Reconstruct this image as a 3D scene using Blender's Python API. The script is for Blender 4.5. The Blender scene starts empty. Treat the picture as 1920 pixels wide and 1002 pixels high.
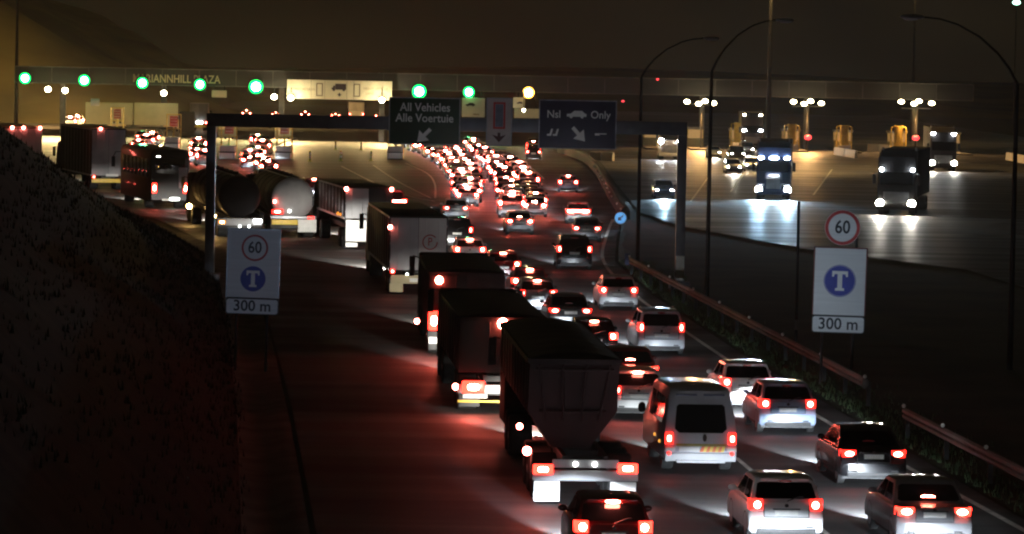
import bpy, bmesh, math, random
from mathutils import Vector, Matrix
random.seed(7)
scene = bpy.context.scene
col = scene.collection

# ------------------------------------------------------------------ camera, world, exposure
KD = 7000.0 / 5740.0
CAR = 0.88
FPX, TILT, ROLL, CAM_H = 7000.0, math.radians(3.111), math.radians(1.1), 9.5
cam_data = bpy.data.cameras.new('camera')
cam = bpy.data.objects.new('camera', cam_data)
col.objects.link(cam)
CAM_R = Matrix.Rotation(math.pi / 2 - TILT, 3, 'X') @ Matrix.Rotation(ROLL, 3, 'Z')
cam.matrix_world = Matrix.Translation((0, 0, CAM_H)) @ CAM_R.to_4x4()
cam_data.sensor_width = 36.0
cam_data.lens = 36.0 * FPX / 1920.0
cam_data.clip_start = 0.5
cam_data.clip_end = 6000
scene.camera = cam
scene.view_settings.view_transform = 'Standard'
scene.view_settings.look = 'None'
scene.view_settings.exposure = 0.0
scene.view_settings.gamma = 1.0
scene.cycles.use_denoising = True
scene.cycles.max_bounces = 5
scene.cycles.sample_clamp_indirect = 4.0
scene.cycles.use_light_tree = True
scene.cycles.filter_width = 2.2

world = bpy.data.worlds.new('World')
scene.world = world
world.use_nodes = True
wn = world.node_tree
bgn = wn.nodes['Background']
bgn.inputs['Color'].default_value = (0.0085, 0.0062, 0.0030, 1)   # night sky with the brown glow of sodium lamps
bgn.inputs['Strength'].default_value = 0.95
_tc = wn.nodes.new('ShaderNodeTexCoord'); _mp = wn.nodes.new('ShaderNodeMapping'); _mp.inputs['Scale'].default_value = (9, 9, 26)
_no = wn.nodes.new('ShaderNodeTexNoise'); _no.inputs['Scale'].default_value = 1.6; _no.inputs['Detail'].default_value = 5
_cr = wn.nodes.new('ShaderNodeValToRGB')                       # low patchy cloud catching the town's glow
_cr.color_ramp.elements[0].position = 0.35; _cr.color_ramp.elements[0].color = (0.0055, 0.0042, 0.0022, 1)
_cr.color_ramp.elements[1].position = 0.70; _cr.color_ramp.elements[1].color = (0.0115, 0.0085, 0.0042, 1)
wn.links.new(_tc.outputs['Generated'], _mp.inputs['Vector']); wn.links.new(_mp.outputs['Vector'], _no.inputs['Vector'])
wn.links.new(_no.outputs['Fac'], _cr.inputs['Fac']); wn.links.new(_cr.outputs['Color'], bgn.inputs['Color'])


def ray(px, py):
    return CAM_R @ Vector(((px - 960) / FPX, -(py - 501) / FPX, -1.0))


def at(px, py, z=0.0):
    d = ray(px, py)
    k = (z - CAM_H) / d.z
    return Vector((0, 0, CAM_H)) + d * k


def atd(px, py, y):
    d = ray(px, py)
    return Vector((0, 0, CAM_H)) + d * (y / d.y)


def interp(x, xs, ys):
    if x <= xs[0]: return ys[0]
    for a, b, c, d in zip(xs, xs[1:], ys, ys[1:]):
        if x <= b: return c + (d - c) * (x - a) / (b - a)
    return ys[-1]


# ------------------------------------------------------------------ materials
MATS = {}


def mat(name, color, rough=0.6, metal=0.0, var=0.25, scale=3.0, coat=0.0, bump=0.0, spec=0.5, stretch=None):
    if name in MATS: return MATS[name]
    m = bpy.data.materials.new(name)
    m.use_nodes = True
    nt = m.node_tree
    p = nt.nodes['Principled BSDF']
    tc = nt.nodes.new('ShaderNodeTexCoord')
    no = nt.nodes.new('ShaderNodeTexNoise')
    no.inputs['Scale'].default_value = scale
    no.inputs['Detail'].default_value = 6
    src = tc.outputs['Object']
    if stretch:
        mp = nt.nodes.new('ShaderNodeMapping')
        mp.inputs['Scale'].default_value = stretch
        nt.links.new(src, mp.inputs['Vector'])
        src = mp.outputs['Vector']
    nt.links.new(src, no.inputs['Vector'])
    cr = nt.nodes.new('ShaderNodeValToRGB')
    cr.color_ramp.elements[0].position = 0.32
    cr.color_ramp.elements[1].position = 0.68
    lo = [max(0, c * (1 - var)) for c in color[:3]] + [1]
    hi = [min(1, c * (1 + var)) for c in color[:3]] + [1]
    cr.color_ramp.elements[0].color = lo
    cr.color_ramp.elements[1].color = hi
    nt.links.new(no.outputs['Fac'], cr.inputs['Fac'])
    nt.links.new(cr.outputs['Color'], p.inputs['Base Color'])
    p.inputs['Roughness'].default_value = rough
    p.inputs['Metallic'].default_value = metal
    p.inputs['Specular IOR Level'].default_value = spec
    p.inputs['Coat Weight'].default_value = coat
    p.inputs['Coat Roughness'].default_value = 0.08
    if bump:
        b = nt.nodes.new('ShaderNodeBump')
        b.inputs['Strength'].default_value = bump
        b.inputs['Distance'].default_value = 0.02
        nt.links.new(no.outputs['Fac'], b.inputs['Height'])
        nt.links.new(b.outputs['Normal'], p.inputs['Normal'])
    MATS[name] = m
    return m


def glow(name, color, strength):
    if name in MATS: return MATS[name]
    m = bpy.data.materials.new(name)
    m.use_nodes = True
    nt = m.node_tree
    p = nt.nodes['Principled BSDF']
    p.inputs['Base Color'].default_value = (*[min(1, c * 0.5) for c in color], 1)
    p.inputs['Emission Color'].default_value = (*color, 1)
    p.inputs['Emission Strength'].default_value = strength
    p.inputs['Roughness'].default_value = 0.3
    MATS[name] = m
    return m


def asphalt(name, base, rough_lo, rough_hi, tint=(1, 1, 1)):
    """Worn asphalt: fine aggregate, broad wear patches and long polished wheel tracks."""
    m = bpy.data.materials.new(name)
    m.use_nodes = True
    nt = m.node_tree
    L = nt.links.new
    p = nt.nodes['Principled BSDF']
    p.inputs['Specular IOR Level'].default_value = 0.35
    tc = nt.nodes.new('ShaderNodeTexCoord')
    fine = nt.nodes.new('ShaderNodeTexNoise'); fine.inputs['Scale'].default_value = 9; fine.inputs['Detail'].default_value = 8
    mp = nt.nodes.new('ShaderNodeMapping'); mp.inputs['Scale'].default_value = (0.55, 0.03, 1)
    broad = nt.nodes.new('ShaderNodeTexNoise'); broad.inputs['Scale'].default_value = 1.0; broad.inputs['Detail'].default_value = 4
    mp2 = nt.nodes.new('ShaderNodeMapping'); mp2.inputs['Scale'].default_value = (0.05, 0.35, 1)
    cross = nt.nodes.new('ShaderNodeTexNoise'); cross.inputs['Scale'].default_value = 1.0; cross.inputs['Detail'].default_value = 5
    L(tc.outputs['Object'], fine.inputs['Vector'])
    L(tc.outputs['Object'], mp.inputs['Vector']); L(mp.outputs['Vector'], broad.inputs['Vector'])
    L(tc.outputs['Object'], mp2.inputs['Vector']); L(mp2.outputs['Vector'], cross.inputs['Vector'])
    a = nt.nodes.new('ShaderNodeMath'); a.operation = 'ADD'
    L(broad.outputs['Fac'], a.inputs[0]); L(cross.outputs['Fac'], a.inputs[1])
    a2 = nt.nodes.new('ShaderNodeMath'); a2.operation = 'MULTIPLY_ADD'
    L(fine.outputs['Fac'], a2.inputs[0]); a2.inputs[1].default_value = 0.5; L(a.outputs[0], a2.inputs[2])
    cr = nt.nodes.new('ShaderNodeValToRGB')
    cr.color_ramp.elements[0].position = 0.35; cr.color_ramp.elements[1].position = 0.85
    cr.color_ramp.elements[0].color = (*[base * 0.42 * t for t in tint], 1)
    cr.color_ramp.elements[1].color = (*[base * 1.7 * t for t in tint], 1)
    half = nt.nodes.new('ShaderNodeMath'); half.operation = 'MULTIPLY'; half.inputs[1].default_value = 0.46
    L(a2.outputs[0], half.inputs[0]); L(half.outputs[0], cr.inputs['Fac'])
    L(cr.outputs['Color'], p.inputs['Base Color'])
    mr = nt.nodes.new('ShaderNodeMapRange')
    mr.inputs['From Min'].default_value = 0.35; mr.inputs['From Max'].default_value = 0.65
    mr.inputs['To Min'].default_value = rough_hi; mr.inputs['To Max'].default_value = rough_lo
    L(cross.outputs['Fac'], mr.inputs['Value']); L(mr.outputs['Result'], p.inputs['Roughness'])
    b = nt.nodes.new('ShaderNodeBump'); b.inputs['Strength'].default_value = 0.35; b.inputs['Distance'].default_value = 0.015
    L(fine.outputs['Fac'], b.inputs['Height']); L(b.outputs['Normal'], p.inputs['Normal'])
    return m


M_ROAD = asphalt('asphalt', 0.048, 0.52, 0.8, (1.0, 0.97, 0.95))
M_ROAD2 = asphalt('polished asphalt', 0.07, 0.36, 0.6, (1.0, 0.98, 0.95))
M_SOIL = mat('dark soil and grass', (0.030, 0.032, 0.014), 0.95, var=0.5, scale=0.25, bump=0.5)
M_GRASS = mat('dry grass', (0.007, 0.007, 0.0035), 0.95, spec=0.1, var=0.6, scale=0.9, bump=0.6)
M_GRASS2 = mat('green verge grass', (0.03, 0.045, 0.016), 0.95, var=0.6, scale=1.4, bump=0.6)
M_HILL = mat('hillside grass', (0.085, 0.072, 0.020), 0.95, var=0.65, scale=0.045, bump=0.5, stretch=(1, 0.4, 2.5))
M_CONC = mat('concrete', (0.30, 0.29, 0.26), 0.85, var=0.25, scale=1.3, bump=0.2)
M_CONC_DK = mat('weathered concrete', (0.12, 0.115, 0.105), 0.9, var=0.4, scale=0.8, bump=0.2)
M_PAINT = mat('white road paint', (0.62, 0.6, 0.55), 0.6, var=0.3, scale=2.2)
M_STEEL = mat('galvanised steel', (0.30, 0.31, 0.33), 0.42, metal=0.75, var=0.25, scale=2)
M_GANTRY = mat('grey gantry steel', (0.10, 0.105, 0.125), 0.45, metal=0.3, var=0.2, scale=1.5)
M_POLE = mat('dull pole steel', (0.03, 0.03, 0.03), 0.7, metal=0.0, var=0.25, scale=2, spec=0.2)
M_TYRE = mat('tyre rubber', (0.018, 0.018, 0.018), 0.85, var=0.3, scale=9)
M_RIM = mat('alloy rim', (0.42, 0.42, 0.44), 0.3, metal=0.8, var=0.15, scale=6)
M_GLASS = mat('dark glass', (0.010, 0.011, 0.013), 0.05, var=0.2, scale=1, spec=0.8)
M_BLACK = mat('black plastic', (0.02, 0.02, 0.021), 0.55, var=0.25, scale=5)
M_PLATE = mat('reflective plate', (0.85, 0.85, 0.82), 0.5, var=0.05, scale=6)
M_INK = mat('dark plate lettering', (0.02, 0.02, 0.03), 0.6, var=0.1)
M_CANOPY = mat('canopy fascia', (0.035, 0.034, 0.032), 0.7, var=0.22, scale=0.35, bump=0.1, stretch=(0.4, 1, 3))
M_SIGNW = mat('white sign face', (0.74, 0.75, 0.76), 0.55, var=0.06, scale=2.5, stretch=(0.2, 1, 6))
M_SIGNC = mat('cream sign face', (0.74, 0.66, 0.44), 0.6, var=0.1, scale=0.8)
M_SIGNBLUE = mat('blue sign face', (0.025, 0.04, 0.33), 0.5, var=0.12, scale=3)
M_SIGNNAVY = mat('dark blue sign face', (0.009, 0.009, 0.034), 0.5, var=0.15, scale=2)
M_SIGNGREEN = mat('dark green sign face', (0.006, 0.030, 0.013), 0.5, var=0.15, scale=2)
M_SIGNGREY = mat('grey sign face', (0.42, 0.36, 0.36), 0.55, var=0.12, scale=2)
M_SIGNRED = mat('red sign paint', (0.42, 0.025, 0.025), 0.5, var=0.12, scale=3)
M_SIGNPINK = mat('faded red sign paint', (0.55, 0.14, 0.10), 0.55, var=0.15, scale=3)
M_LETTER = mat('white sign lettering', (0.80, 0.80, 0.80), 0.5, var=0.05)
M_LETTERK = mat('black sign lettering', (0.02, 0.022, 0.03), 0.6, var=0.1)
M_GOLD = mat('pale gold lettering', (0.72, 0.60, 0.34), 0.55, var=0.1)
M_YELLOW = mat('yellow frame paint', (0.62, 0.46, 0.10), 0.5, var=0.2, scale=3)
M_AMBERP = mat('yellow reflective strip', (0.85, 0.58, 0.06), 0.45, var=0.1, scale=4)
M_ORANGEP = mat('orange reflective strip', (0.85, 0.18, 0.03), 0.45, var=0.1, scale=4)
M_MARROON = mat('maroon truck body', (0.014, 0.005, 0.005), 0.75, var=0.4, scale=0.9, spec=0.25)
M_DARKTRUCK = mat('dark truck body', (0.015, 0.011, 0.011), 0.7, var=0.45, scale=0.7, spec=0.3)
M_TARP = mat('black tarpaulin', (0.020, 0.017, 0.017), 0.7, var=0.4, scale=1.5, bump=0.5)
M_WHITEBODY = mat('white truck panel', (0.62, 0.61, 0.60), 0.45, var=0.14, scale=0.8)
M_GREYBODY = mat('light grey truck panel', (0.40, 0.40, 0.42), 0.45, var=0.18, scale=0.8)
M_CREAMBODY = mat('cream trailer panel', (0.55, 0.47, 0.27), 0.55, var=0.12, scale=0.5)
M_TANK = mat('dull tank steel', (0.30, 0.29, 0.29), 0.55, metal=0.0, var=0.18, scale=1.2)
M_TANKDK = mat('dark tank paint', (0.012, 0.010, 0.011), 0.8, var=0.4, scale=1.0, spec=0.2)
M_CABBLUE = mat('dark blue cab paint', (0.03, 0.05, 0.12), 0.3, var=0.2, coat=0.4)
M_ROOFLIT = mat('pale trailer roof', (0.50, 0.48, 0.30), 0.5, var=0.12, scale=0.4)

RED_LENS = glow('red lens', (1.0, 0.02, 0.012), 4.5)
RED_BRAKE_LENS = glow('red lens braking', (1.0, 0.028, 0.016), 10.0)
RED_RUN = glow('tail lamp core', (1.0, 0.14, 0.10), 60.0)
RED_BRAKE = glow('brake lamp core', (1.0, 0.14, 0.09), 190.0)
RED_FAR_LENS = glow('red lens far queue', (1.0, 0.026, 0.018), 46.0)
RED_FAR = glow('brake lamp core far queue', (1.0, 0.16, 0.11), 700.0)
RED_DIM = mat('red lens unlit', (0.30, 0.01, 0.01), 0.25, var=0.1)
WHITE_HEAD = glow('headlamp core', (0.90, 0.96, 1.0), 300.0)
WARM_HEAD = glow('warm headlamp core', (1.0, 0.92, 0.74), 320.0)
CLEAR_LENS = mat('clear lens', (0.5, 0.5, 0.52), 0.15, var=0.1)
AMBER = glow('amber marker lamp', (1.0, 0.58, 0.18), 110.0)
AMBER_DIM = glow('faint amber marker', (1.0, 0.35, 0.04), 1.2)
MARKER_RED = glow('red marker lamp', (1.0, 0.16, 0.12), 70.0)
PLATE_LAMP = glow('number plate lamp', (0.95, 1.0, 0.92), 16.0)
GREEN_SIG = glow('green signal core', (0.13, 1.0, 0.36), 170.0)
GREEN_RIM = glow('green signal rim', (0.0, 1.0, 0.16), 3.0)
AMBER_SIG = glow('amber signal core', (1.0, 0.80, 0.34), 200.0)
AMBER_RIM = glow('amber signal rim', (1.0, 0.5, 0.06), 8.0)
FLOOD = glow('floodlight lens', (1.0, 0.82, 0.46), 40.0)
FLOODW = glow('white floodlight lens', (1.0, 0.88, 0.60), 60.0)
SODIUM = glow('sodium lamp lens', (1.0, 0.66, 0.26), 60.0)
REDBEACON = glow('red lane lamp', (1.0, 0.05, 0.06), 2.6)
LITWIN = glow('lit booth window', (1.0, 0.62, 0.24), 0.28)

PAINTS = {}
for nm, c, r in (('white', (0.70, 0.71, 0.72), 0.3), ('silver', (0.42, 0.44, 0.47), 0.28), ('steel blue', (0.30, 0.37, 0.52), 0.28),
                 ('black', (0.014, 0.014, 0.016), 0.25), ('charcoal', (0.045, 0.045, 0.05), 0.28), ('dark red', (0.11, 0.012, 0.012), 0.28),
                 ('grey', (0.18, 0.18, 0.19), 0.3), ('dark blue', (0.02, 0.03, 0.09), 0.28), ('beige', (0.42, 0.37, 0.28), 0.32)):
    PAINTS[nm] = mat(nm + ' car paint', c, r, var=0.1, scale=1.5, coat=0.5)


# ------------------------------------------------------------------ mesh helpers
def add_box(bm, x0, x1, y0, y1, z0, z1, mi=0):
    v = [bm.verts.new(p) for p in ((x0, y0, z0), (x1, y0, z0), (x1, y1, z0), (x0, y1, z0), (x0, y0, z1), (x1, y0, z1), (x1, y1, z1), (x0, y1, z1))]
    for f in ((0, 3, 2, 1), (4, 5, 6, 7), (0, 1, 5, 4), (1, 2, 6, 5), (2, 3, 7, 6), (3, 0, 4, 7)):
        bm.faces.new([v[i] for i in f]).material_index = mi
    return v


def add_rbox(bm, x0, x1, y0, y1, z0, z1, r=0.04, mi=0, seg=2):
    t = bmesh.new()
    add_box(t, x0, x1, y0, y1, z0, z1, mi)
    bmesh.ops.bevel(t, geom=t.edges[:], offset=r, segments=seg, affect='EDGES', profile=0.6)
    merge(bm, t)


def merge(bm, t, mtx=None):
    if mtx is not None: bmesh.ops.transform(t, matrix=mtx, verts=t.verts[:])
    vm = {}
    for v in t.verts: vm[v] = bm.verts.new(v.co)
    for f in t.faces:
        try:
            nf = bm.faces.new([vm[v] for v in f.verts]); nf.material_index = f.material_index; nf.smooth = f.smooth
        except ValueError: pass
    t.free()


def add_loft(bm, rings, cap=True, mi=0, closed=True):
    R = [[bm.verts.new(p) for p in r] for r in rings]
    n = len(R[0])
    for a, b in zip(R, R[1:]):
        for i in range(n if closed else n - 1):
            j = (i + 1) % n
            f = bm.faces.new((a[i], a[j], b[j], b[i])); f.material_index = mi
    if cap and closed:
        bm.faces.new(list(reversed(R[0]))).material_index = mi
        bm.faces.new(R[-1]).material_index = mi
    return R


def circ(r, n, axis, c, a0=0.0):
    out = []
    for i in range(n):
        t = a0 + 2 * math.pi * i / n
        u, v = r * math.cos(t), r * math.sin(t)
        if axis == 'Y': out.append((c[0] + u, c[1], c[2] + v))
        elif axis == 'X': out.append((c[0], c[1] + u, c[2] + v))
        else: out.append((c[0] + u, c[1] + v, c[2]))
    return out


def add_cyl(bm, p0, p1, r0, r1=None, n=10, mi=0):
    r1 = r0 if r1 is None else r1
    p0, p1 = Vector(p0), Vector(p1)
    d = (p1 - p0).normalized()
    u = d.orthogonal().normalized(); w = d.cross(u)
    rings = [[p + (u * math.cos(2 * math.pi * i / n) + w * math.sin(2 * math.pi * i / n)) * r for i in range(n)] for p, r in ((p0, r0), (p1, r1))]
    add_loft(bm, rings, mi=mi)


def add_tube(bm, pts, r, n=8, mi=0):
    pts = [Vector(p) for p in pts]
    rings = []
    for i, p in enumerate(pts):
        d = (pts[min(i + 1, len(pts) - 1)] - pts[max(i - 1, 0)]).normalized()
        u = Vector((0, 0, 1)).cross(d)
        u = u.normalized() if u.length > 1e-3 else Vector((1, 0, 0))
        w = d.cross(u)
        rr = r[i] if isinstance(r, (list, tuple)) else r
        rings.append([p + (u * math.cos(2 * math.pi * k / n) + w * math.sin(2 * math.pi * k / n)) * rr for k in range(n)])
    add_loft(bm, rings, mi=mi)


def add_ball(bm, c, rx, ry, rz, mi=0, u=10, v=6):
    t = bmesh.new()
    bmesh.ops.create_uvsphere(t, u_segments=u, v_segments=v, radius=1)
    for f in t.faces: f.material_index = mi
    merge(bm, t, Matrix.Translation(c) @ Matrix.Diagonal((rx, ry, rz, 1)))


def add_poly(bm, pts, mi=0):
    f = bm.faces.new([bm.verts.new(p) for p in pts]); f.material_index = mi
    return f


def add_slab(bm, pts2, y0, y1, mi=0):
    """A flat outline in x,z given real thickness in y."""
    add_loft(bm, [[(x, y0, z) for x, z in pts2], [(x, y1, z) for x, z in pts2]], mi=mi)


def to_mesh(name, bm, mats, sharp=38, smooth=True):
    bmesh.ops.recalc_face_normals(bm, faces=bm.faces[:])
    me = bpy.data.meshes.new(name)
    bm.to_mesh(me); bm.free()
    for m in (mats if isinstance(mats, (list, tuple)) else [mats]): me.materials.append(m)
    if smooth:
        me.polygons.foreach_set('use_smooth', [True] * len(me.polygons))
        me.set_sharp_from_angle(angle=math.radians(sharp))
    return me


def link(name, data, parent=None, loc=None, rot=None):
    o = bpy.data.objects.new(name, data)
    col.objects.link(o)
    if parent is not None: o.parent = parent
    if loc is not None: o.location = loc
    if rot is not None: o.rotation_euler = rot
    return o


def obj(name, bm, mats, parent=None, smooth=True, sharp=38, loc=None, rot=None):
    return link(name, to_mesh(name, bm, mats, sharp, smooth), parent, loc, rot)


def tag(o, label, cat, group=None):
    o['label'] = label; o['category'] = cat
    if group: o['group'] = group
    return o


def thing(name, label, cat, loc=(0, 0, 0), rz=0.0, group=None):
    o = link(name, None, None, loc, (0, 0, rz))
    o.empty_display_size = 0.3
    return tag(o, label, cat, group)


def struct(name, bm, mats, smooth=False, kind='structure', **kw):
    o = obj(name, bm, mats, None, smooth, **kw)
    o['kind'] = kind
    return o


def text_into(parent, body, size, loc, m, name='lettering', align='CENTER', depth=0.006, sx=1.0, bold=0.0, space=1.0):
    cu = bpy.data.curves.new(name, 'FONT')
    cu.body = body; cu.size = size; cu.align_x = align; cu.align_y = 'CENTER'; cu.extrude = depth; cu.offset = bold; cu.resolution_u = 3
    cu.space_character = space
    tmp = bpy.data.objects.new('lettering', cu)
    col.objects.link(tmp)
    me = bpy.data.meshes.new_from_object(tmp)
    bpy.data.objects.remove(tmp)
    me.transform(Matrix.Translation(loc) @ Matrix.Rotation(math.pi / 2, 4, 'X') @ Matrix.Diagonal((sx, 1, 1, 1)))
    me.materials.clear(); me.materials.append(m)
    return link(name, me, parent)


def spot(name, parent, loc, direction, watts, color, size_deg, blend=0.4, radius=0.06, data={}):
    key = (watts, color, size_deg, blend, radius)
    if key not in data:
        l = bpy.data.lights.new(name, 'SPOT')
        l.energy = watts; l.color = color; l.spot_size = math.radians(size_deg); l.spot_blend = blend; l.shadow_soft_size = radius
        data[key] = l
    o = link(name, data[key], parent, loc)
    o.rotation_euler = Vector(direction).to_track_quat('-Z', 'Y').to_euler()
    return o


def point(name, parent, loc, watts, color, radius=0.25, data={}):
    key = (watts, color, radius)
    if key not in data:
        l = bpy.data.lights.new(name, 'POINT')
        l.energy = watts; l.color = color; l.shadow_soft_size = radius
        data[key] = l
    return link(name, data[key], parent, loc)


# ------------------------------------------------------------------ ground, roads, terrain
bm = bmesh.new()
add_poly(bm, [(-3000, -200, -0.06), (3000, -200, -0.06), (3000, 4000, -0.06), (-3000, 4000, -0.06)])
struct('ground', bm, M_SOIL)

LEFT = [(-1.0, 25), (-2.4, 45), (-3.8, 61), (-6.0, 84), (-8.9, 112), (-13.2, 147), (-21, 180), (-34, 215), (-52, 260), (-66, 310), (-72, 380), (-74, 700)]
LEFT = [(x, y * KD) for x, y in LEFT]
RIGHT = [(16, 25), (13.0, 45), (11.4, 61), (9.6, 81), (7.7, 102), (5.7, 130), (5.0, 149), (5.7, 168), (6.7, 191), (6.95, 230), (6.9, 270), (6.6, 301), (5.6, 320), (4.4, 336), (4.2, 420), (4.2, 700)]
RIGHT = [(x, y * KD) for x, y in RIGHT]


def edge_x(poly, d):
    return interp(d, [p[1] for p in poly], [p[0] for p in poly])


bm = bmesh.new()
ds = sorted(set([p[1] for p in LEFT] + [p[1] for p in RIGHT] + list(range(32, 480, 5))))
prev = None
for d in ds:
    cur = [bm.verts.new((edge_x(LEFT, d), d, 0)), bm.verts.new((edge_x(RIGHT, d), d, 0))]
    if prev: bm.faces.new((prev[0], prev[1], cur[1], cur[0]))
    prev = cur
struct('road', bm, M_ROAD)

bm = bmesh.new()
onc = [(7.4, 700), (7.4, 345), (8.4, 320), (8.6, 300), (8.3, 250), (8.3, 200), (10.2, 183), (15.5, 163), (22, 148), (24, 120), (22, 60), (60, 60), (62, 120), (64, 180), (68, 240), (76, 320), (78, 700)]
add_poly(bm, [(x, y * KD, -0.005) for x, y in onc])
struct('oncoming_road', bm, M_ROAD2)

# painted lines
bm = bmesh.new()


def stripe(bm, pts, w, z=0.005):
    vs = []
    for i, p in enumerate(pts):
        a, b = Vector(pts[max(i - 1, 0)]), Vector(pts[min(i + 1, len(pts) - 1)])
        n = (b - a).normalized(); n = Vector((n.y, -n.x)) * w / 2
        vs.append((bm.verts.new((p[0] - n.x, p[1] - n.y, z)), bm.verts.new((p[0] + n.x, p[1] + n.y, z))))
    for a, b in zip(vs, vs[1:]): bm.faces.new((a[0], a[1], b[1], b[0]))


def smoothline(pts, step=4.0):
    out = []
    for i in range(len(pts) - 1):
        p0 = Vector(pts[max(i - 1, 0)]); p1 = Vector(pts[i]); p2 = Vector(pts[i + 1]); p3 = Vector(pts[min(i + 2, len(pts) - 1)])
        n = max(1, int((p2 - p1).length / step))
        for k in range(n):
            t = k / n
            out.append(0.5 * ((2 * p1) + (p2 - p0) * t + (2 * p0 - 5 * p1 + 4 * p2 - p3) * t * t + (3 * p1 - p0 - 3 * p2 + p3) * t ** 3))
    out.append(Vector(pts[-1]))
    return [(p.x, p.y) for p in out]


edge_line = smoothline([(12.3, 50), (10.6, 65), (8.75, 81), (6.9, 102), (5.1, 128), (4.45, 149), (5.2, 170), (6.2, 190)])
edge_line = [(x, y * KD) for x, y in edge_line]
stripe(bm, edge_line, 0.16)
# stripe(bm, smoothline([(-1.2, 45), (-2.6, 61), (-4.9, 84), (-7.8, 112), (-12, 147), (-19, 180), (-32, 215)]), 0.14)
lane_lines = [
    [(760, 306), (800, 325), (815, 345), (816, 372)], [(700, 310), (745, 340), (808, 372)], [(640, 312), (735, 358), (815, 378)],
    [(975, 305), (1000, 318), (1020, 336)], [(880, 336), (892, 390)],
]
for ln in lane_lines:
    stripe(bm, smoothline([tuple(at(*p).xy) for p in ln]), 0.14)
for a0 in range(0, 9):
    d = 62 + a0 * 9.0
    for lane in ((6.6, 0.0), (2.6, 0.0)):
        x0 = lane[0] - 0.083 * (d - 62)
        stripe(bm, [(x0, d * KD), (x0 - 0.083 * 3.5, (d + 3.5) * KD)], 0.12)
for px, y0 in ((1405, 312), (1560, 318), (1330, 330)):
    p = at(px, y0); q = at(px - 35, y0 + 48)
    stripe(bm, [(p.x, p.y), (q.x, q.y)], 0.14, 0.004)
struct('road_markings', bm, M_PAINT)

# pale concrete drain channel down the left of the road
bm = bmesh.new()
pts = smoothline([(-1.4, 25), (-2.8, 45), (-4.2, 61), (-6.4, 84), (-9.3, 112), (-13.6, 147), (-20, 172)])
pts = [(x, y * KD) for x, y in pts]
prev = None
for x, y in pts:
    cur = [bm.verts.new(p) for p in ((x - 1.15, y, 0.02), (x - 0.75, y, -0.05), (x - 0.35, y, -0.05), (x, y, 0.03), (x + 0.25, y, 0.03), (x + 0.26, y, -0.04))]
    if prev:
        for i in range(5): bm.faces.new((prev[i], prev[i + 1], cur[i + 1], cur[i]))
    prev = cur
struct('drain_channel', bm, M_CONC_DK, smooth=True)

# the dark cutting bank on the left
bm = bmesh.new()
rng = random.Random(3)
rows = []
dlist = [20 + 3.0 * i for i in range(52)]
for d in dlist:
    toe = edge_x(LEFT, d * KD) - 1.5
    cap = interp(d, [20, 50, 70, 100, 130, 150, 163, 173], [15, 12.2, 10.3, 7.35, 3.5, 1.15, 0.35, -0.1])
    run = interp(d, [20, 100, 130, 150, 173], [16.0, 8.0, 5.0, 2.2, 1.5])
    row = []
    for t in (0, 0.08, 0.2, 0.35, 0.5, 0.65, 0.8, 0.92, 1.0, 1.15, 1.5, 3.0, 6.0):
        x = toe - run * t if t <= 1.5 else toe - run * 1.5 - (t - 1.5) * 8
        h = cap * min(1, t) ** 0.9 if t <= 1 else cap * (1.0 - 0.05 * (t - 1))
        n = (rng.random() - 0.5) * (0.22 if 0 < t else 0)
        row.append(bm.verts.new((x, d * KD, max(-0.05, h + n))))
    rows.append(row)
for a, b in zip(rows, rows[1:]):
    for i in range(len(a) - 1): bm.faces.new((a[i], a[i + 1], b[i + 1], b[i]))
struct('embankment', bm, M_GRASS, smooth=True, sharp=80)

# median verge between the guardrail and the oncoming road, and its grass
bm = bmesh.new()
prev = None
for d in range(25, 190, 4):
    x0 = edge_x(RIGHT, d * KD) + 0.15
    x1 = interp(d, [25, 60, 120, 148, 163, 183, 200], [21.5, 21.5, 23.5, 21.5, 15.1, 9.9, 8.1])
    cur = [bm.verts.new((x0 + (x1 - x0) * t, d * KD, -0.03 - 0.25 * math.sin(math.pi * t) + (rng.random() - .5) * 0.05)) for t in (0, 0.12, 0.25, 0.4, 0.6, 0.8, 1)]
    if prev:
        for i in range(6): bm.faces.new((prev[i], prev[i + 1], cur[i + 1], cur[i]))
    prev = cur
struct('median_ground', bm, M_GRASS2, smooth=True, sharp=80)


def tufts(name, n, place, hmin, hmax, m, seed):
    r = random.Random(seed)
    bm = bmesh.new()
    for _ in range(n):
        x, y, z = place(r)
        for k in range(3):
            a = r.random() * math.pi * 2; h = r.uniform(hmin, hmax); w = h * 0.13
            lx, ly = math.cos(a) * h * 0.5 * r.random(), math.sin(a) * h * 0.5 * r.random()
            u = Vector((math.cos(a + 1.6), math.sin(a + 1.6), 0)) * w
            bx, by = x + r.uniform(-.1, .1), y + r.uniform(-.1, .1)
            add_poly(bm, [(bx - u.x, by - u.y, z), (bx + u.x, by + u.y, z), (bx + lx, by + ly, z + h)])
    o = struct(name, bm, m, kind='stuff')
    return o


def verge_pt(r):
    d = r.uniform(50, 150)
    return edge_x(RIGHT, d * KD) + 0.25 + abs(r.gauss(0, 0.9)), d * KD, -0.08


def bank_pt(r):
    d = r.uniform(45, 165)
    toe = edge_x(LEFT, d * KD) - 1.4
    cap = interp(d, [20, 50, 70, 100, 130, 150, 163, 173], [15, 12.2, 10.3, 7.35, 3.5, 1.15, 0.35, -0.1])
    run = interp(d, [20, 100, 130, 150, 173], [16.0, 8.0, 5.0, 2.2, 1.5])
    t = r.random() ** 1.3
    return toe - run * t, d * KD, cap * t ** 0.9 - 0.1


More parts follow.
